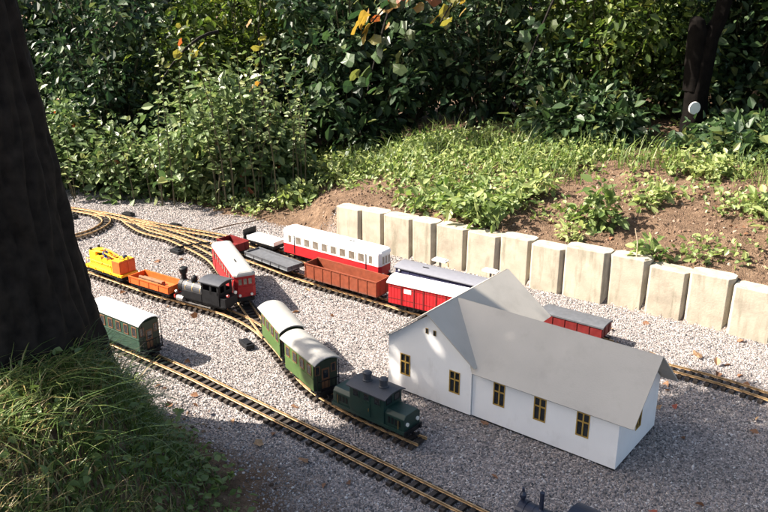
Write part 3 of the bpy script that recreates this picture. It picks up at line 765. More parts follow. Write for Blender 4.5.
figurine('toy worker in blue overalls seated on the yellow winch wagon', fl, cw.rotation_euler[2] - .6)

# ---- red railcar -----------------------------------------------------
def railcar(label, key, X, L, W, lower, upper, roof, nwin, zb, zs, zt, rise, front, frame, off=0):
    loc, hd = on_track(key, X, off)
    t = empty('railcar', loc, hd, label, 'railcar')
    gear(t, L, W, (-L * .36, -L * .24, L * .24, L * .36))
    ins = .028
    def plan(w, l, i): return [(-l / 2, -w / 2 + i), (-l / 2 + i * .7, -w / 2), (l / 2 - i * .7, -w / 2), (l / 2, -w / 2 + i), (l / 2, w / 2 - i), (l / 2 - i * .7, w / 2), (-l / 2 + i * .7, w / 2), (-l / 2, w / 2 - i)]
    i = .014
    MB().zprism(plan(W, L, i), zb, zs).build('lower_body', lower, t, bevel=.001)
    MB().zprism(plan(W - .001, L - .001, i), zs + .0002, zt).build('upper_body', upper, t, bevel=.001)
    MB().zprism(plan(W + .0025, L + .0025, i), zs - .0012, zs + .0016).build('waist_rail', lower, t)
    # roof: stacked shrinking plans = rounded on all sides
    rb = MB(); lv = [(0, .004), (.35, .002), (.65, -.006), (.85, -.020), (1, -.042)]
    rings = []
    for q, dw in lv:
        pl = plan(W + dw, L + dw * .9, i); rings.append([(x, y, zt + q * rise) for x, y in pl])
    vs = [p for r_ in rings for p in r_]; n = 8; fs = [tuple(range(n - 1, -1, -1)), tuple(range((len(lv) - 1) * n, len(lv) * n))]
    for a in range(len(lv) - 1):
        for k in range(n): fs.append((a * n + k, a * n + (k + 1) % n, (a + 1) * n + (k + 1) % n, (a + 1) * n + k))
    rf = rb.add(vs, fs).build('roof', roof, t)
    MB().box((L * .18, -.006, zt + rise + .0015), (.034, .004, .003)).build('roof_vent', M_BLACK, rf)
    hw = (zt - zs) * (.62 if lower is upper else .74); zc = zs + (zt - zs) * .50; span = L - .05
    for sy in (-1, 1):
        for k in range(nwin):
            x = -span / 2 + span * (k + .5) / nwin
            window(t, (x, sy * (W / 2 + .0002), zc), span / nwin * ((.60 if lower is upper else .70) if k not in (0, nwin - 1) else .42), hw, (0, sy), frame, fr=.0022, mg=M_GLASSL)
        for x in (-span / 2 + span / nwin, span / 2 - span / nwin):
            d = MB().box((x, sy * (W / 2 + .0008), (zb + zt) / 2), (.003, .0018, (zt - zb) * .9)).build('door_seam', M_BLACK, t)
    for sx in (-1, 1):
        for y in ((-.022, .0, .022)):
            window(t, (sx * (L / 2 + .0002), y * 1.0, zc), .019, hw, (sx, 0), frame, fr=.0022, mg=M_GLASSL)
        for y in (-.026, .026): MB().cyl((sx * (L / 2 - .001), y, zb + .012), (sx * (L / 2 + .005), y, zb + .012), .006, n=12).build('headlight', M_LAMP, t)
        MB().box((sx * (L / 2 - .004), 0, zb - .008), (.010, W * .8, .020)).build('cowcatcher', M_BLACK, t, bevel=.001)
        for y in (-.03, .03): MB().cyl((sx * L / 2, y, zb - .002), (sx * (L / 2 + .010), y, zb - .002), .004, .006, n=10).build('buffer', M_BLACK, t)
    return t
lift(railcar('red railcar with pale grey roof facing the camera on the curving siding', 'C', -.690, .455, .094, M_RED, M_RED, M_ROOFG, 9, .036, .084, .134, .022, M_RED, M_RED), .007, .455, .094)
railcar('long white over red railcar standing against the cream wall', 'E', -.235, .615, .096, M_REDB, M_WHITE, M_ROOFW, 10, .034, .083, .140, .024, M_WHITE, M_WHITE)

# ---- goods wagons on the main track ---------------------------------
gl = open_wagon('low_wagon', 'low grey wagon with flat grey deck between red end box and brown gondola', 'D', -.545, .33, .090, .052, M_GREY, M_GREYL, 5)
MB().box((0, 0, .040), (.318, .080, .009)).build('deck_cover', M_GREY, gl)
dr = open_wagon('low_wagon', 'small dark red wagon partly hidden behind the red railcar roof', 'D', -.775, .15, .086, .070, M_DRED, M_DRED, 4)
gn = open_wagon('gondola_wagon', 'brown open gondola wagon with ribbed sides in front of the white railcar', 'D', -.170, .415, .094, .101, M_GONDOLA, M_GONDIN, 8)
def boxcar():
    loc, hd = on_track('D', .215)
    t = empty('box_wagon', loc, hd, 'bright red planked box wagon with white curved roof behind the house', 'wagon')
    L, W, zb, zt = .40, .096, .034, .130
    gear(t, L, W, (-.14, -.10, .10, .14))
    MB().box((0, 0, (zb + zt) / 2), (L, W, zt - zb)).build('body', M_REDB, t)
    n = 26
    for sy in (-1, 1):
        for k in range(n):
            w = L / n
            MB().box((-L / 2 + w * (k + .5), sy * (W / 2 + .0008), (zb + zt) / 2), (w * .86, .0018, zt - zb - .004)).build('plank', M_REDB, t)
        for x in (-.135, -.075, -.03, .03, .075, .135):
            MB().box((x, sy * (W / 2 + .0026), (zb + zt) / 2), (.005, .003, zt - zb - .002)).build('brace', M_DRED, t)
        for z in (.060, .112): MB().box((0, sy * (W / 2 + .0022), z), (L - .004, .0012, .003)).build('strap', M_DRED, t)
        pl = MB().box((-.105, sy * (W / 2 + .0024), .103), (.034, .0016, .019)).build('sign_plate', M_WHITE, t)
    arch_roof('roof', L + .012, W + .014, zt, .020, .004, M_ROOFW, t)
    return t
boxcar()
# ---- rear track wagons ---------------------------------------------
def navy_wagon():
    loc, hd = on_track('E', .268)
    t = empty('covered_wagon', loc, hd, 'long navy blue wagon with light grey roof beside the cream wall', 'wagon')
    L, W, zb, zt = .455, .098, .034, .110
    gear(t, L, W, (-.17, -.13, .13, .17))
    MB().box((0, 0, (zb + zt) / 2), (L, W, zt - zb)).build('body', M_NAVY, t, bevel=.001)
    for sy in (-1, 1):
        for k in range(9): MB().box((-L / 2 + .02 + k * (L - .04) / 8, sy * (W / 2 + .001), (zb + zt) / 2), (.004, .002, zt - zb - .006)).build('rib', M_NAVY, t)
        MB().box((0, sy * (W / 2 + .0012), .060), (.07, .002, .050)).build('door', M_NAVY, t)
    MB().cyl((-L / 2 + .022, -W / 2 - .001, zt - .012), (-L / 2 + .022, -W / 2 - .005, zt - .012), .005, n=12).build('marker_disc', M_LAMP, t)
    r = arch_roof('roof', L + .012, W + .014, zt, .010, .004, M_ROOFN, t)
    MB().box((-.09, -.01, zt + .0115), (.030, .004, .003)).build('roof_vent', M_BLACK, r)
    return t
navy_wagon()
fw = open_wagon('flat_wagon', 'flat wagon with white load and black end board behind the white railcar', 'E', -.630, .225, .090, .040, M_BLACK, M_BLACK, 4)
MB().box((.008, 0, .050), (.200, .080, .022)).build('white_load', M_WHITE, fw, bevel=.002)
MB().box((-.110, 0, .062), (.008, .088, .052)).build('end_board', M_BLACK, fw, bevel=.001)
rw = open_wagon('low_wagon', 'dark red low wagon with grey cover standing beyond the house ridge', 'E', .772, .27, .092, .072, M_DRED, M_DRED, 5)
arch_roof('grey_cover', .276, .098, .074, .006, .006, M_GREY, rw)
# small white fittings behind the navy wagon
for (x, y), lb in (((.265, 3.575), 'small white capped fitting behind the navy wagon, nearer the white railcar'), ((.485, 3.435), 'small white capped fitting behind the navy wagon, nearer the house')):
    t = empty('wall_fitting', (x, y, 0), -.6, lb, 'fitting', 'white fittings at the foot of the wall')
    MB().box((0, 0, .056), (.008, .008, .11)).build('post', M_STEEL, t)
    MB().box((0, 0, .117), (.075, .034, .009)).box((0, 0, .1235), (.060, .024, .005)).build('cap', M_WHITE, t, bevel=.002)
    MB().tube([(.032, 0, .114), (.048, -.01, .116), (.050, -.012, .098)], .0025, 6).build('bracket', M_BRASS, t)

# ---- switch motors, lever rods, twig ------------------------------------
def motor(x, y, rz, lb):
    t = empty('switch_motor', (x, y, .001), rz, lb, 'switch motor', 'black switch motor boxes beside the points')
    MB().box((0, 0, .010), (.075, .036, .018)).build('case', M_BLACK, t, bevel=.003)
    MB().box((0, 0, .021), (.050, .022, .006)).build('lid', M_BLACK, t, bevel=.001)
    MB().cyl((0, .018, .008), (0, .045, .008), .002, n=6).build('throw_rod', M_STEEL, t)
motor(-.545, 2.905, -1.0, 'black switch motor box beside the green coach and junction')
motor(-1.085, 4.0, -.7, 'black switch motor box left of the red railcar siding')
motor(-1.535, 4.66, -.5, 'small black switch motor box above the topmost points')
motor(-1.20, 4.435, -.5, 'black switch motor box behind the branching rear track')
motor(-1.86, 4.62, -.5, 'black switch motor box at the far left curve')
tag(MB().tube([(-1.10, 4.02, .022), (-1.02, 4.07, .024), (-.93, 4.10, .024)], .005, 6).build('lever_rod', M_BLACK), 'dark rod lying across the tracks left of the red railcar', 'rod')
M_TWIG = mat('twig_bark', (.10, .06, .035), .85, var=.3)
tag(MB().tube([(-.97, 4.36, .012), (-.86, 4.45, .015), (-.76, 4.52, .012), (-.66, 4.60, .018)], [.004, .0035, .003, .002], 6).build('twig', M_TWIG), 'thin brown twig lying on gravel beyond the rear track', 'twig')

# ------------------------------------------------------------------ foliage tools
def leaves(pos, nrm, size, width=.62, fold=.25, droop=.15, r=None):
    """pos (n,3) base point, nrm (n,3) leaf axis direction; returns verts, faces (two quads per leaf)"""
    r = r or RNG; n = len(pos)
    ax = nrm / np.linalg.norm(nrm, axis=1)[:, None]
    rnd = r.normal(size=(n, 3)); rnd[:, 2] *= .6
    up = np.array([0, 0, 1.0]) + .55 * rnd
    side = np.cross(ax, up); side /= np.linalg.norm(side, axis=1)[:, None] + 1e-9
    nn = np.cross(side, ax)
    s = size[:, None]
    def P(a, w, h): return pos + ax * (a * s) + side * (w * s) + nn * (h * s)
    w = width / 2
    v = np.stack([P(0, 0, 0), P(.38, w, fold * w), P(.74, w * .72, fold * w * .6 - droop * .5), P(1, 0, -droop), P(.74, -w * .72, fold * w * .6 - droop * .5), P(.38, -w, fold * w)], 1)
    base = np.arange(n)[:, None] * 6
    f = np.concatenate([base + np.array([[0, 3, 2, 1]]), base + np.array([[0, 5, 4, 3]])], 0)
    return v.reshape(-1, 3), f
def leaf_object(name, pos, nrm, size, m, parent=None, tint=None, **kw):
    v, f = leaves(pos, nrm, size, **kw)
    me = np_mesh(name, v, f, m)
    t = (RNG.random(len(pos)) if tint is None else tint); set_attr(me, 'tint', np.repeat(np.clip(t, 0, 1), 6))
    return link_mesh(name, me, parent)

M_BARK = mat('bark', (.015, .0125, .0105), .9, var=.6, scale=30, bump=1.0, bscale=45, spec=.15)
M_BARK2 = mat('bark_shaded', (.006, .005, .0045), .95, var=.4, scale=18, bump=1.0, bscale=60, spec=.05)  # darker copy of the bark, holding the foliage shade on the leaning trunk
M_STEM = mat('stem', (.07, .06, .03), .8, var=.3)
LM_BRIGHT = leaf_mat('leaf_bush', ((0, (.05, .09, .035)), (.4, (.10, .15, .055)), (.8, (.17, .22, .09)), (.97, (.24, .26, .10)), (1, (.35, .12, .06))), rough=.42, spec=.4)
LM_DARK = leaf_mat('leaf_hedge', ((0, (.017, .037, .018)), (.5, (.036, .068, .027)), (.9, (.07, .115, .042)), (1, (.14, .15, .05))), rough=.42, spec=.4)
LM_DEEP = leaf_mat('leaf_deep', ((0, (.018, .034, .016)), (.5, (.036, .062, .026)), (1, (.075, .11, .038))), rough=.45, spec=.35)
LM_YEL = leaf_mat('leaf_hedge_light', ((0, (.035, .06, .016)), (.5, (.075, .115, .028)), (.9, (.14, .18, .045)), (1, (.24, .24, .06))), rough=.42, spec=.4, trans=.38)
LM_BLU = leaf_mat('leaf_hedge_blue', ((0, (.014, .030, .016)), (.5, (.030, .058, .026)), (.9, (.066, .105, .042)), (1, (.13, .15, .06))), rough=.45, spec=.3)
LM_WEED = leaf_mat('leaf_weed', ((0, (.08, .13, .035)), (.5, (.19, .25, .08)), (1, (.36, .39, .16))), rough=.5, trans=.35)
LM_AUT = leaf_mat('leaf_autumn', ((0, (.06, .085, .03)), (.35, (.19, .17, .045)), (.6, (.26, .16, .05)), (.8, (.24, .09, .045)), (1, (.15, .035, .03))), rough=.45, trans=.4)
LM_DRY = leaf_mat('leaf_dry', ((0, (.13, .06, .03)), (.5, (.24, .12, .06)), (.85, (.34, .22, .12)), (1, (.30, .08, .05))), rough=.7, trans=.12)

def bush_mesh_points(rx, ry, zt, ncl, nlf, r, lowz=.02, spread=.10):
    """leaf positions in clumps on arching shoots"""
    pos, dr, stems = [], [], []
    per = nlf // ncl
    for k in range(ncl):
        a = r.uniform(0, 2 * math.pi); q = math.sqrt(r.random())
        tip = np.array([rx * q * math.cos(a), ry * q * math.sin(a), 0])
        tip[2] = lowz + (zt - lowz) * (1 - .75 * q ** 2.5) * (r.random() ** .65)
        b0 = np.array([tip[0] * .25, tip[1] * .25, 0.0])
        mid = (b0 + tip) / 2 + np.array([tip[0] * -.08, tip[1] * -.08, zt * .12])
        stems.append([b0, mid, tip])
        t = r.random(per) ** .6 * .75 + .30
        t = np.clip(t, 0, 1.05)[:, None]
        c = (1 - t) ** 2 * b0 + 2 * t * (1 - t) * mid + t ** 2 * tip
        c = c + r.normal(size=(per, 3)) * np.array([spread, spread, spread * .8])
        o = c - ((1 - t) ** 2 * b0 + 2 * t * (1 - t) * mid + t ** 2 * tip)
        d = o / (np.linalg.norm(o, axis=1)[:, None] + 1e-6) + .5 * r.normal(size=(per, 3)) + np.array([0, 0, -.15])
        pos.append(c); dr.append(d)
    p = np.concatenate(pos); d = np.concatenate(dr); keep = p[:, 2] > .01
    return p[keep], d[keep], stems

def bush(name, label, cat, loc, rx, ry, zt, ncl, nlf, lsz, m, seed, group=None, spread=.10, width=.62, nstem=14, lowz=.02, tint_fn=None, stem_r=.006):
    r = np.random.default_rng(seed)
    p, d, stems = bush_mesh_points(rx, ry, zt, ncl, nlf, r, lowz, spread)
    z0 = float(height(loc[0], loc[1]))
    t = empty(name, (loc[0], loc[1], z0 - .01), r.uniform(-.4, .4), label, cat, group)
    tint = tint_fn(p, r) if tint_fn else None
    leaf_object('foliage', p, d, lsz * (.35 + 1.25 * r.random(len(p)) ** 1.6), m, t, tint=tint, width=width, r=r)
    mb = MB()
    for s_ in stems[:nstem]:
        pts = [s_[0] * (1 - q) ** 2 + 2 * q * (1 - q) * s_[1] + q * q * s_[2] for q in (0, .25, .5, .75, 1)]
        mb.tube(pts, [stem_r, stem_r * .85, stem_r * .7, stem_r * .5, stem_r * .25], 5)
    mb.build('stem', M_STEM, t)
    return t

# hedge, back to front: row of tall shrubs, then middle, then the sunlit bushes
def tint_shift(mu): return lambda p, r: np.where(r.random(len(p)) < .006, 1, np.clip(mu + .25 * r.normal(size=len(p)), 0, .965))
BACK = [(-3.6, 7.2), (-2.4, 7.5), (-1.2, 7.3), (.1, 7.6), (1.4, 7.3), (2.6, 7.5), (3.9, 7.2)]
for k, (x, y) in enumerate(BACK):
    bush('hedge_shrub', ['far dark shrub at the left edge behind the big trunk', 'far dark shrub second from the left edge', 'far dark shrub above the sunlit bush', 'far dark shrub above the middle of the bank', 'far dark shrub right of the image centre', 'far dark shrub behind the dark trunk', 'far dark shrub at the right edge'][k],
         'shrub', (x, y), .95, .8, 2.6, 110, 11000, .068, LM_DEEP, 100 + k, 'tall dark shrubs of the hedge', spread=.12, nstem=40, stem_r=.012)
MID = [(-3.0, 6.1, 1.9), (-2.05, 5.95, 1.9), (-1.1, 6.2, 2.0), (-.2, 5.9, 1.9), (.75, 6.1, 2.0), (1.6, 5.85, 1.9), (2.5, 5.9, 1.9), (3.3, 5.7, 1.8)]
for k, (x, y, z) in enumerate(MID):
    bush('hedge_shrub', ['glossy dark green hedge shrub at the far left beside the trunk', 'glossy dark hedge shrub left of the sunlit bush', 'glossy dark hedge shrub rising behind the sunlit bush', 'glossy dark hedge shrub under the big yellowing leaves', 'glossy dark hedge shrub right of the yellowing leaves', 'glossy dark hedge shrub left of the dark leaning trunk', 'glossy dark hedge shrub around the dark leaning trunk', 'glossy dark hedge shrub at the upper right corner'][k],
         'shrub', (x, y), .70, .55, z, [80, 60, 80, 55, 60, 75, 60, 80][k], [9500, 7500, 10500, 6500, 7000, 10500, 7500, 9500][k], [.046, .05, .052, .07, .062, .05, .066, .058][k], [LM_DEEP, LM_BLU, LM_YEL, LM_BLU, LM_BLU, LM_YEL, LM_DARK, LM_YEL][k], 200 + k, 'glossy hedge shrubs behind the bank', spread=[.085, .075, .09, .07, .08, .085, .08, .08][k], nstem=40, stem_r=.008)
FRONT = [(-1.02, 5.18, .52, .42, .84, 90, 6500, .056, 'big sunlit pale green bush behind the points at left'),
         (-.84, 5.10, .30, .26, .55, 55, 3600, .052, 'lower sunlit bush at the left end of the soil bank'),
         (-1.72, 5.25, .34, .28, .48, 42, 2600, .050, 'small leafy bush between the big trunk and sunlit bush'),
         (-2.25, 5.4, .45, .35, .75, 50, 3200, .052, 'small bush right beside the big tree trunk')]
for k, (x, y, rx, ry, z, nc, nl, ls, lb) in enumerate(FRONT):
    bush('garden_bush', lb, 'bush', (x, y), rx, ry, z, nc, nl, ls, LM_BRIGHT, 300 + k, 'sunlit bushes along the gravel', spread=.065, nstem=24, tint_fn=tint_shift(.5), stem_r=.005)
def shoots(label, loc, rx, ry, z0, z1, n, m, seed):
    r = np.random.default_rng(seed); zb = float(height(*loc)); t = empty('leafy_shoots', (loc[0], loc[1], zb), 0, label, 'shoots')
    P, D, S, mb = [], [], [], MB()
    for k in range(n):
        b = np.array([r.uniform(-rx, rx), r.uniform(-ry, ry) - .1, 0.0]); h = r.uniform(z0, z1); ln = np.array([r.normal(0, .07), r.normal(0, .05) - .05, 0])
        f = lambda q: b + ln * q ** 2 + np.array([0, 0, h * q])
        mb.tube([f(q) for q in (0, .3, .6, .85, 1)], [.005, .004, .003, .002, .001], 5)
        m_ = int(h * 30)
        for j in range(m_):
            q = .4 + .6 * j / m_; a = j * 2.4 + r.uniform(-.4, .4)
            P.append(f(q)); D.append([math.cos(a), math.sin(a), -.05 + r.normal(0, .15)]); S.append(.062 * (1 - .45 * q) * r.uniform(.8, 1.15))
    leaf_object('foliage', np.array(P), np.array(D), np.array(S), m, t, tint=np.clip(.72 + .15 * r.normal(size=len(P)), 0, .96), r=r)
    mb.build('stem', M_STEM, t)
shoots('upright leafy shoots standing above the big sunlit bush', (-.98, 5.12), .50, .30, .60, 1.02, 26, LM_BRIGHT, 360)
shoots('leafy shoots over the lower sunlit bush by the bank', (-.80, 5.04), .24, .16, .40, .70, 14, LM_BRIGHT, 361)
shoots('short leafy shoots near the gravel edge beside the trunk', (-1.75, 5.15), .38, .15, .25, .55, 16, LM_BRIGHT, 362)
R2 = [(2.30, 4.66, .36, .22, .20, 'broad leaved bush below the white disc at right'), (2.78, 4.62, .40, .36, .62, 'dark leafy bush at the right edge above the soil'), (1.30, 5.15, .38, .25, .32, 'low leafy bush at the top edge of the soil bank')]
for k, (x, y, rx, ry, z, lb) in enumerate(R2):
    bush('garden_bush', lb, 'bush', (x, y), rx, ry, z, 60, 3400, .060, LM_DARK, 340 + k, 'bushes at the right end of the bank', spread=.08, nstem=20, tint_fn=tint_shift(.6), stem_r=.005)

# big autumn leaves hanging in front of the hedge: every leaf its own part
def lobed_leaf_mesh(name, m, tint, seed):
    r = random.Random(seed)
    out = []
    for k in range(11):
        a = math.pi * (-.93 + 1.86 * k / 10); rr = (1.0 if k % 2 == 0 else .86) * (1 - .25 * abs(a) / math.pi) * r.uniform(.85, 1.1)
        out.append((.15 + .55 * rr * math.cos(a), .62 * rr * math.sin(a)))
    vs = [(.15, 0, .03)] + [(x, y, -.16 * (x * x + y * y) + .05 * math.sin(9 * y + seed)) for x, y in out] + [(-.45, .012, 0), (-.45, -.012, 0)]
    fs = [(0, k, k + 1) for k in range(1, 11)] + [(0, 12, 13), (0, 11, 12), (0, 13, 1)]
    me = bpy.data.meshes.new(name); me.from_pydata(vs, [], fs); me.materials.append(m); set_attr(me, 'tint', [tint] * len(vs)); return me
LV = {t: lobed_leaf_mesh('leaf', LM_AUT, t, i) for i, t in enumerate((.0, .1, .3, .5, .62, .8, .95))}
GLV = [lobed_leaf_mesh('leaf', LM_DARK, .25 + .2 * i, 20 + i) for i in range(3)]
def big_leaf_branch(label, base, tip, n, size, tints, seed, spread=.14, green=0.0):
    r = random.Random(seed); t = empty('autumn_branch', base, 0, label, 'branch')
    b = Vector(tip) - Vector(base)
    mid = b * .5 + Vector((0, 0, .12))
    P = lambda q: mid * (2 * q * (1 - q)) + b * (q * q)
    MB().tube([P(q / 6) for q in range(7)], [.012, .011, .010, .008, .006, .005, .004], 6).build('twig', M_BARK, t)
    for k in range(n):
        q = .25 + .75 * r.random(); c = P(q) + Vector((r.gauss(0, spread), r.gauss(0, spread * .6), r.gauss(0, spread * .7)))
        me = r.choice(GLV) if r.random() < green else LV[r.choice(tints)]
        o = link_mesh('leaf', me, t, c, (r.uniform(.5, 1.5), r.uniform(-.6, .6), r.uniform(-2.6, .0)))
        s = size * r.uniform(.6, 1.15); o.scale = (s, s, s)
    return t
big_leaf_branch('hanging branch with yellow, orange and red lobed leaves at top centre', (.55, 5.5, 1.60), (-.14, 4.95, 1.02), 58, .088, [.3, .5, .62, .8, .95], 5, .085, .15)
big_leaf_branch('drooping branch of large green lobed leaves below the yellow ones', (.1, 5.55, 1.3), (-.10, 4.98, .70), 40, .095, [.0, .1], 6, .13, .7)
big_leaf_branch('small branch of bright yellow leaves right of the red leaves', (.75, 5.5, 1.5), (.33, 4.95, 1.10), 18, .085, [.3, .5], 8, .05)
big_leaf_branch('branch of brownish orange leaves above the sunlit bush', (-1.05, 5.3, 1.02), (-1.32, 4.9, .78), 12, .055, [.1, .3, .8, .0], 9, .08, .1)
big_leaf_branch('upright shoot with pale and reddish leaves between bush and hedge', (-.75, 5.05, .3), (-.74, 4.95, 1.08), 18, .055, [.0, .1, .62, .3], 10, .045, .4)
big_leaf_branch('large leaved green branch at the right of the hedge', (1.2, 5.5, 1.4), (.85, 5.0, .80), 20, .08, [.0, .1], 12, .14, .7)

# ------------------------------------------------------------------ weeds and plants of the bank
def keep_cover(x, y, u):
    s, d = wall_sd(x, y)
    dens = sstep(.62 - .24 * sstep(.9, .2, s), .95 - .2 * sstep(.9, .2, s), d + .30 * vnoise(x, y, 3.1, 8) + .08 * vnoise(x, y, 11, 18) - .58 * sstep(.65, 1.2, s))
    dens = np.maximum(dens, .75 * sstep(-.55, -.9, s) * sstep(.03, .12, d))
    dens = dens * sstep(1.5, 1.25, d + .1 * vnoise(x, y, 5, 17))
    patch = .22 * (vnoise(x, y, 4.3, 9) > .30) * (d > .2) * (s > 0)
    return (u < np.maximum(dens, patch)) & in_view(x, y, .4)
cp = pts_on(48000, -2.4, 3.2, 3.0, 6.4, keep_cover, 41); cp = np.repeat(cp, 3, 0)
r4 = np.random.default_rng(42)
cp = cp + np.stack([r4.normal(0, .02, len(cp)), r4.normal(0, .02, len(cp)), np.abs(r4.normal(0, .035, len(cp))) + .004], 1)
cd = r4.normal(size=cp.shape) + np.array([0, -.1, .25])
tag(leaf_object('ground_cover', cp, cd, .013 + .024 * r4.random(len(cp)), LM_WEED, width=.7, r=r4), 'bright green low weeds covering the top of the bank', 'weeds', None, 'stuff')

def weed(label, x, y, rx, zt, n, lsz, seed, m=LM_WEED, ncl=14, group='weeds on the soil bank', spread=.025, width=.55, mu=.5):
    return bush('weed_plant', label, 'plant', (x, y), rx, rx, zt, ncl, n, lsz, m, seed, group, spread=spread, width=width, nstem=10, stem_r=.0025, tint_fn=tint_shift(mu))
weed('large leafy weed clump at the middle of the wall top', .50, 3.98, .24, .22, 900, .045, 401, mu=.35, ncl=30)
weed('leafy weed clump left of the large one behind the wall', .27, 4.22, .20, .17, 600, .042, 402, mu=.4, ncl=22)
weed('tall upright nettle plant rising alone from the bare soil', 1.03, 3.73, .085, .27, 320, .05, 403, mu=.25, ncl=12)
weed('green weed clump at the right edge behind the wall', 1.86, 3.32, .17, .24, 520, .05, 404, mu=.4, ncl=18)
weed('small pale weed right behind the wall below the nettle', .90, 3.62, .07, .07, 130, .035, 405, mu=.8, ncl=7)
weed('small broad weed beside the upright stick', 1.16, 3.34, .06, .10, 110, .05, 406, mu=.3, ncl=6)
weed('tiny rosette weed near the right wall blocks', 1.36, 3.30, .05, .05, 70, .035, 407, mu=.6, ncl=6)
weed('low spreading weed in the middle of the bare soil', 1.35, 3.95, .15, .09, 260, .04, 408, mu=.6, ncl=12)
weed('low weed patch on the soil at right', 1.78, 3.75, .16, .12, 320, .04, 409, mu=.55, ncl=14)
weed('weed clump on the bank below the white disc', 1.75, 4.28, .17, .16, 380, .042, 410, mu=.7, ncl=16)
weed('bushy weed at the upper left of the bare soil', .78, 4.25, .16, .17, 420, .04, 411, mu=.65, ncl=16)
weed('leafy weed where bank meets the sunlit bush', -.22, 4.85, .2, .2, 520, .04, 412, mu=.6, ncl=18)
weed('leafy weed at left foot of the bank by the gravel', -.50, 4.72, .15, .16, 380, .045, 413, mu=.45, ncl=14)
weed('pale seedling beside the foreground track and grass', -.90, 2.585, .018, .10, 45, .022, 414, mu=.7, ncl=4, spread=.010)
weed('dark leafy plant at the foot of the leaning trunk', 1.90, 4.80, .22, .17, 420, .055, 415, m=LM_DARK, mu=.6, ncl=16)
tag(MB().tube([(1.10, 3.30, height(1.10, 3.30) - .02), (1.095, 3.31, .30), (1.08, 3.315, .36)], [.004, .003, .002], 6).build('stick', mat('dry_stick', (.42, .33, .22), .8)), 'pale dry stick standing upright in the soil behind the wall', 'stick')

# grass blades as curved strips
def blades(base, hgt, lean_dir, bend, wid, r):
    n = len(base); seg = 4; q = np.linspace(0, 1, seg + 1)
    up = np.array([0, 0, 1.0]); side = np.cross(lean_dir, up); side /= np.linalg.norm(side, axis=1)[:, None]
    V = []
    for t in q:
        c = base + lean_dir * (hgt * bend * t ** 2)[:, None] + up * (hgt * (t - .45 * bend * t ** 2.5))[:, None]
        w = (wid * (1 - t) ** .7 + .0002)[:, None]
        V += [c + side * w, c - side * w]
    v = np.stack(V, 1).reshape(-1, 3); k = 2 * (seg + 1); b = np.arange(n)[:, None] * k
    f = np.concatenate([b + np.array([[2 * j, 2 * j + 1, 2 * j + 3, 2 * j + 2]]) for j in range(seg)], 0)
    return v, f, k
LM_GRASS = leaf_mat('grass_blade', ((0, (.042, .078, .018)), (.45, (.085, .14, .034)), (.75, (.16, .20, .06)), (.9, (.32, .26, .10)), (1, (.40, .31, .16))), rough=.45, trans=.3)
LM_GRASSB = leaf_mat('bank_grass', ((0, (.07, .12, .03)), (.5, (.15, .21, .055)), (.85, (.26, .29, .10)), (1, (.36, .32, .15))), rough=.5, trans=.35)
def grass_obj(name, pts, h0, h1, label, cat, seed, gm_=None, wid=.0022, bend=(.3, 1.0), toward=None, dry=0.0, kind='stuff'):
    r = np.random.default_rng(seed); n = len(pts)
    a = r.uniform(0, 2 * math.pi, n); ld = np.stack([np.cos(a), np.sin(a), np.zeros(n)], 1)
    if toward is not None: ld = ld + np.array(toward); ld /= np.linalg.norm(ld, axis=1)[:, None]
    h = h0 + (h1 - h0) * r.random(n) ** 1.6
    if gm_ is None: h = h * (1 - .6 * sstep(.42, .08, grass_e(pts[:, 0], pts[:, 1])))
    v, f, k = blades(pts, h, ld, r.uniform(bend[0], bend[1], n), wid * (.6 + .8 * r.random(n)), r)
    me = np_mesh(name, v, f, gm_ or LM_GRASS); tint = np.clip(r.random(n) * .78 + dry * (r.random(n) ** 2) * (.4 + 1.2 * (vnoise(pts[:, 0], pts[:, 1], 5, 21) > .1) + 1.3 * (pts[:, 0] < -.74)), 0, 1); set_attr(me, 'tint', np.repeat(tint, k))  # extra yellowing at the left end paints in the sunlit patch
    return tag(link_mesh(name, me), label, cat, None, kind)
def keep_grass(x, y, u):
    e = grass_e(x, y) + .06 * vnoise(x, y, 6, 3)
    return (u < sstep(-.01, .16, e) * (.35 + .65 * sstep(-.3, .3, vnoise(x, y, 5, 12)))) & in_view(x, y, .3) & ((x + 1.09) ** 2 + (y - 2.08) ** 2 > .27 ** 2)
gpts = pts_on(130000, -1.6, .3, 1.1, 3.0, keep_grass, 51)
grass_obj('grass', gpts, .015, .10, 'shaded long green grass on the bank in the lower left', 'grass', 52, dry=.5, wid=.0021)
def keep_tuft(x, y, u):
    e = grass_e(x, y); q = ((x + 1.09) ** 2 + (y - 2.05) ** 2) ** .5
    return (q > .27) & (q < .58) & (e > .04) & (u < .8)
tp = pts_on(7000, -1.7, -.4, 1.4, 2.7, keep_tuft, 53)
grass_obj('grass', tp, .07, .20, 'taller arching grass around the foot of the big trunk', 'grass', 54, wid=.0022, bend=(.6, 1.5), toward=(.7, -.5, 0), dry=.1)
def keep_edge(x, y, u):
    q = ((x + 1.125) ** 2 + (y - 2.08) ** 2) ** .5; a = np.arctan2(y - 2.08, x + 1.125)
    return (q > .29) & (q < .42) & (np.abs(a) < 1.15) & (u < .9)
ep = pts_on(6000, -1.2, -.6, 1.6, 2.6, keep_edge, 57)
grass_obj('grass', ep, .06, .165, 'arching grass hiding the right foot of the big trunk', 'grass', 58, gm_=LM_GRASS, wid=.0020, bend=(.5, 1.4), toward=(.5, -.3, 0), dry=.15)
def keep_bank_grass(x, y, u):
    s, d = wall_sd(x, y); return (d > .55 + .25 * sstep(.4, 1.2, s)) & (d < 1.5) & (d > 1.08 * sstep(.65, 1.2, s)) & (s > -.6) & (s < 2.4) & (vnoise(x, y, 6, 14) > -.25) & (u < .9)
bpn = pts_on(16000, -.9, 3.0, 3.4, 6.0, keep_bank_grass, 55)
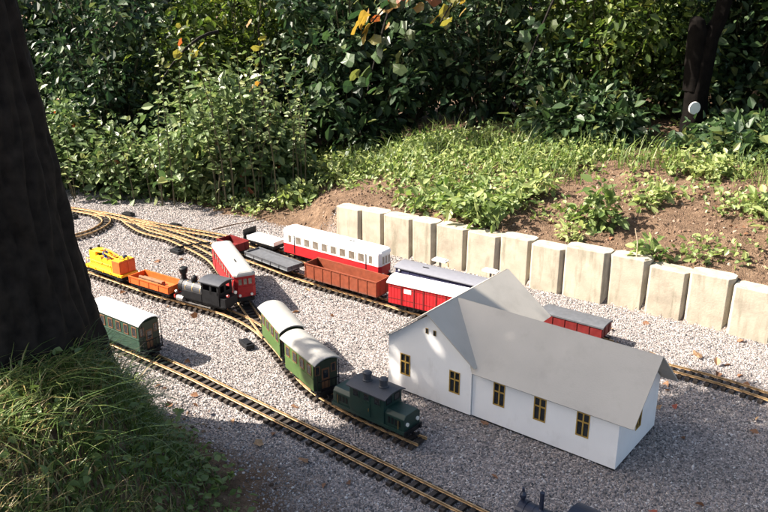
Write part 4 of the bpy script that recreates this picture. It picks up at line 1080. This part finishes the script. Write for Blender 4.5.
grass_obj('grass', bpn, .04, .24, 'tufts of tall grass along the foot of the hedge', 'grass', 56, gm_=LM_GRASSB, wid=.0026)

# broad leaved weeds in the foreground grass
def keep_clover(x, y, u):
    e = grass_e(x, y) + .06 * vnoise(x, y, 6, 3); return (e > -.02) & (u < .25 + .6 * (vnoise(x, y, 7, 31) > .1)) & in_view(x, y, .2) & ((x + 1.125) ** 2 + (y - 2.08) ** 2 > .30 ** 2)
kp = pts_on(9000, -1.5, .2, 1.1, 2.7, keep_clover, 58); rk = np.random.default_rng(59)
kp = kp + np.stack([np.zeros(len(kp)), np.zeros(len(kp)), .01 + .05 * rk.random(len(kp))], 1)
tag(leaf_object('lawn_weeds', kp, rk.normal(size=kp.shape) * np.array([1, 1, .4]), .012 + .022 * rk.random(len(kp)), LM_WEED, tint=.5 * rk.random(len(kp)), width=.7, r=rk), 'small broad leaves of weeds mixed into the foreground grass', 'weeds', None, 'stuff')
# fallen leaves
def keep_fall(x, y, u):
    s, d = wall_sd(x, y); e = grass_e(x, y)
    w = np.where((y < 2.9) & (x > .6), .5, .10) + np.where((e > -.35) & (e < .05), .6, 0) + np.where((d > .1) & (s > 0), .25, 0)
    return (u < w) & (d < 1.2) & (e < .12) & in_view(x, y, .1) & ~((x > -.1) & (x < .95) & (y > 2.0) & (y < 3.0) & (np.abs((x - .3) * .62 + (y - 2.4) * .786 - .2) < .30))
fp = pts_on(700, -1.6, 2.2, 1.5, 4.4, keep_fall, 61); fp[:, 2] += .006
fr_ = np.random.default_rng(62); fd = fr_.normal(size=fp.shape) * np.array([1, 1, .25])
tag(leaf_object('fallen_leaves', fp, fd, .018 + .022 * fr_.random(len(fp)), LM_DRY, width=.7, fold=.5, droop=.2, r=fr_), 'small dry brown leaves scattered over the gravel', 'leaves', None, 'stuff')
def dry_leaf(label, x, y, size, tint, rot, z=.012):
    me = lobed_leaf_mesh('dry_leaf', LM_DRY, tint, int(x * 100) + 7)
    o = link_mesh('dry_leaf', me, None, (x, y, float(height(x, y)) + z), rot); o.scale = (size,) * 3
    for v in me.vertices: v.co.z += .5 * v.co.y ** 2
    return tag(o, label, 'leaf', 'larger dry leaves on the gravel')
dry_leaf('curled brown leaf standing beside the black steam engine', -.815, 3.165, .030, .3, (1.3, .3, .4), .020)
dry_leaf('reddish brown leaf at the foot of the house wall corner', .33, 2.315, .030, .4, (.2, .1, 1.2))
dry_leaf('tan leaf near the grass edge, left of the foreground track', -.40, 2.20, .032, .8, (.3, .2, .5))
dry_leaf('brown leaf on the dirt below the foreground track', -.24, 2.10, .034, .6, (.4, -.2, 2.5))
dry_leaf('orange brown leaf on sunny gravel right of the house roof', 1.20, 2.80, .045, .7, (.3, .2, .3), .018)
dry_leaf('red leaf on dark gravel right of the bottom locomotive', .745, 1.86, .026, 1.0, (.2, .2, 2.0))
dry_leaf('orange leaf on gravel beyond the dark red low wagon', .93, 3.05, .035, .75, (.4, .2, 1.0), .015)

# ------------------------------------------------------------------ trees
def trunk_mesh(name, axis_pts, radii, m, parent, nseg=40, ridge=.10, seed=1, sub=10):
    P = np.array(axis_pts, float); T = np.linspace(0, len(P) - 1, (len(P) - 1) * sub + 1)
    C = np.stack([np.interp(T, np.arange(len(P)), P[:, k]) for k in range(3)], 1); Rr = np.interp(T, np.arange(len(P)), radii)
    th = np.linspace(0, 2 * math.pi, nseg, endpoint=False); r = np.random.default_rng(seed)
    V = np.zeros((len(C), nseg, 3))
    for i in range(len(C)):
        z = C[i][2]
        rr = Rr[i] * (1 + ridge * .35 * np.sin(th * 9 + 2.1 * np.sin(z * 3 + seed)) + ridge * .3 * np.sin(th * 17 + z * 5) + ridge * (1.1 * np.abs(np.sin(th * 13 + 1.7 * np.sin(z * 2.3) + .6 * np.sin(z * 11 + th * 3))) ** .6 - .6) + ridge * .35 * np.sin(z * 38 + 5 * np.sin(th * 9)) * np.sin(th * 11 + z * 6))
        V[i, :, 0] = C[i][0] + rr * np.cos(th); V[i, :, 1] = C[i][1] + rr * np.sin(th); V[i, :, 2] = z
    idx = np.arange(len(C) * nseg).reshape(len(C), nseg); nx_ = np.roll(idx, -1, 1)
    f = np.stack([idx[:-1].ravel(), nx_[:-1].ravel(), nx_[1:].ravel(), idx[1:].ravel()], 1)
    return link_mesh(name, np_mesh(name, V.reshape(-1, 3), f, m, True), parent)
tree = empty('big_tree', (-1.125, 2.08, 0), 0, 'big dark tree trunk at the left edge with its crown above', 'tree')
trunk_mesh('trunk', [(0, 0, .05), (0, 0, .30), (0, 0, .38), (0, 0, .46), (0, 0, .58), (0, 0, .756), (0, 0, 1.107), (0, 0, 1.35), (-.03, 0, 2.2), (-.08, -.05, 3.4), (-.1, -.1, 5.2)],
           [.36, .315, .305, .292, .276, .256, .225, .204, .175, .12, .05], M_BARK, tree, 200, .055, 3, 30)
def crown(tree_, clumps, nl, lsz, m, seed, limb0):
    r = np.random.default_rng(seed); pos, dr = [], []; mb = MB()
    for (x, y, z, rad) in clumps:
        n = int(nl * rad ** 2); o = r.normal(size=(n, 3)); o = o / np.linalg.norm(o, axis=1)[:, None] * (r.random(n)[:, None] ** .45) * rad
        pos.append(np.array([x, y, z]) + o * np.array([1, 1, .75])); dr.append(o + .3 * r.normal(size=(n, 3)) * rad)
        st = Vector(limb0) + Vector((0, 0, r.uniform(-.5, .8))); en = Vector((x, y, z)); mid = (st + en) / 2 + Vector((0, 0, .15))
        mb.tube([st, (st + mid) / 2, mid, (mid + en) / 2, en], [.045, .036, .028, .02, .008], 7)
    mb.build('limb', M_BARK, tree_)
    p = np.concatenate(pos); d = np.concatenate(dr)
    return leaf_object('crown', p, d, lsz * (.7 + .6 * r.random(len(p))), m, tree_, r=r)
# clump positions relative to the trunk base; the lower boughs reach over the foreground
cl = [(-1.7, -.75, 2.3, .50), (-1.1, -.95, 2.2, .45), (-.6, -.70, 2.4, .45), (-.9, -.45, 2.9, .5), (-1.6, -.35, 3.1, .5), (-.2, -.9, 2.9, .5), (.2, -.6, 3.4, .5), (-.6, -.2, 3.5, .5),
      (-1.2, -1.5, 2.8, .55), (-.4, -1.6, 3.0, .55), (-2.0, -1.3, 3.2, .5), (-.2, -.3, 4.2, .6), (-.9, -.9, 4.0, .6), (.3, -1.0, 4.3, .6), (-.3, -.5, 5.0, .6), (-1.4, -.6, 3.9, .5), (.6, -.4, 4.0, .5)]
cl += [(-1.4, -.55, 2.6, .5), (-.8, -1.2, 2.6, .5), (-1.9, -.9, 2.7, .5), (-.3, -1.2, 2.5, .45), (-1.0, -.2, 3.3, .4)]
cl = [(a - .175, b + .47, c, d) for a, b, c, d in cl if (a, b) not in ((-1.7, -.75), (-1.9, -.9), (-1.1, -.95))] + [(-.95, .36, 2.25, .30), (-.45, .33, 2.3, .32), (-.9, .1, 2.5, .35), (-1.2, .40, 2.4, .32), (-.7, .42, 2.6, .3), (-.92, .36, 2.45, .28), (-.8, .33, 2.15, .25), (2.3, -.6, 3.0, .6), (2.9, -.9, 2.8, .6), (3.2, -.2, 3.2, .6), (2.7, -1.5, 3.0, .6)]  # unseen clumps added to shade the house and darken the gravel at right
crown(tree, cl, 2300, .075, LM_DARK, 71, (-.05, -.02, 2.3))

rt = empty('leaning_tree', (1.99, 5.05, float(height(1.99, 5.05))), 0, 'dark leaning forked trunk in the hedge at upper right', 'tree')
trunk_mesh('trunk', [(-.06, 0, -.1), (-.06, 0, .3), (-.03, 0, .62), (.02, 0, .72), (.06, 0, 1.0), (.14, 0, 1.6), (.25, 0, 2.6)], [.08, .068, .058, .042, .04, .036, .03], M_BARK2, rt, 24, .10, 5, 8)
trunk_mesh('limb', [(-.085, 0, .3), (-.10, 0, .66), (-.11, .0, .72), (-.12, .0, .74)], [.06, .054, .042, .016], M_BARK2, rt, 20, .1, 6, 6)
crown(rt, [(.1, 0, 2.2, .7), (-.7, .2, 2.4, .6), (.9, .1, 2.3, .6), (1.2, -1.0, 2.7, .8), (1.9, -1.9, 2.8, .9), (2.0, -3.0, 2.9, .9), (1.5, -.4, 3.4, .8), (2.6, -1.2, 3.3, .9), (2.7, -2.5, 3.6, .9), (-.75, 0, 1.35, .35), (-.98, .05, 1.75, .45), (-.6, .3, 1.6, .4), (1.0, -1.6, 2.0, .5), (1.3, -2.6, 2.2, .6)], 1500, .09, LM_DARK, 73, (.2, 0, 1.7))  # outer and left clumps are unseen, added to block skylight and shade the trunk
dz = float(height(1.93, 5.1))
disc = MB().cyl((0, 0, 0), (0, -.012, 0), .038, n=28).build('white_disc', M_ROOFW, None, bevel=.002, loc=(1.886, 4.945, .60), rot=(.05, .15, .25))
tag(disc, 'small round white disc fixed on the dark trunk at right', 'disc')
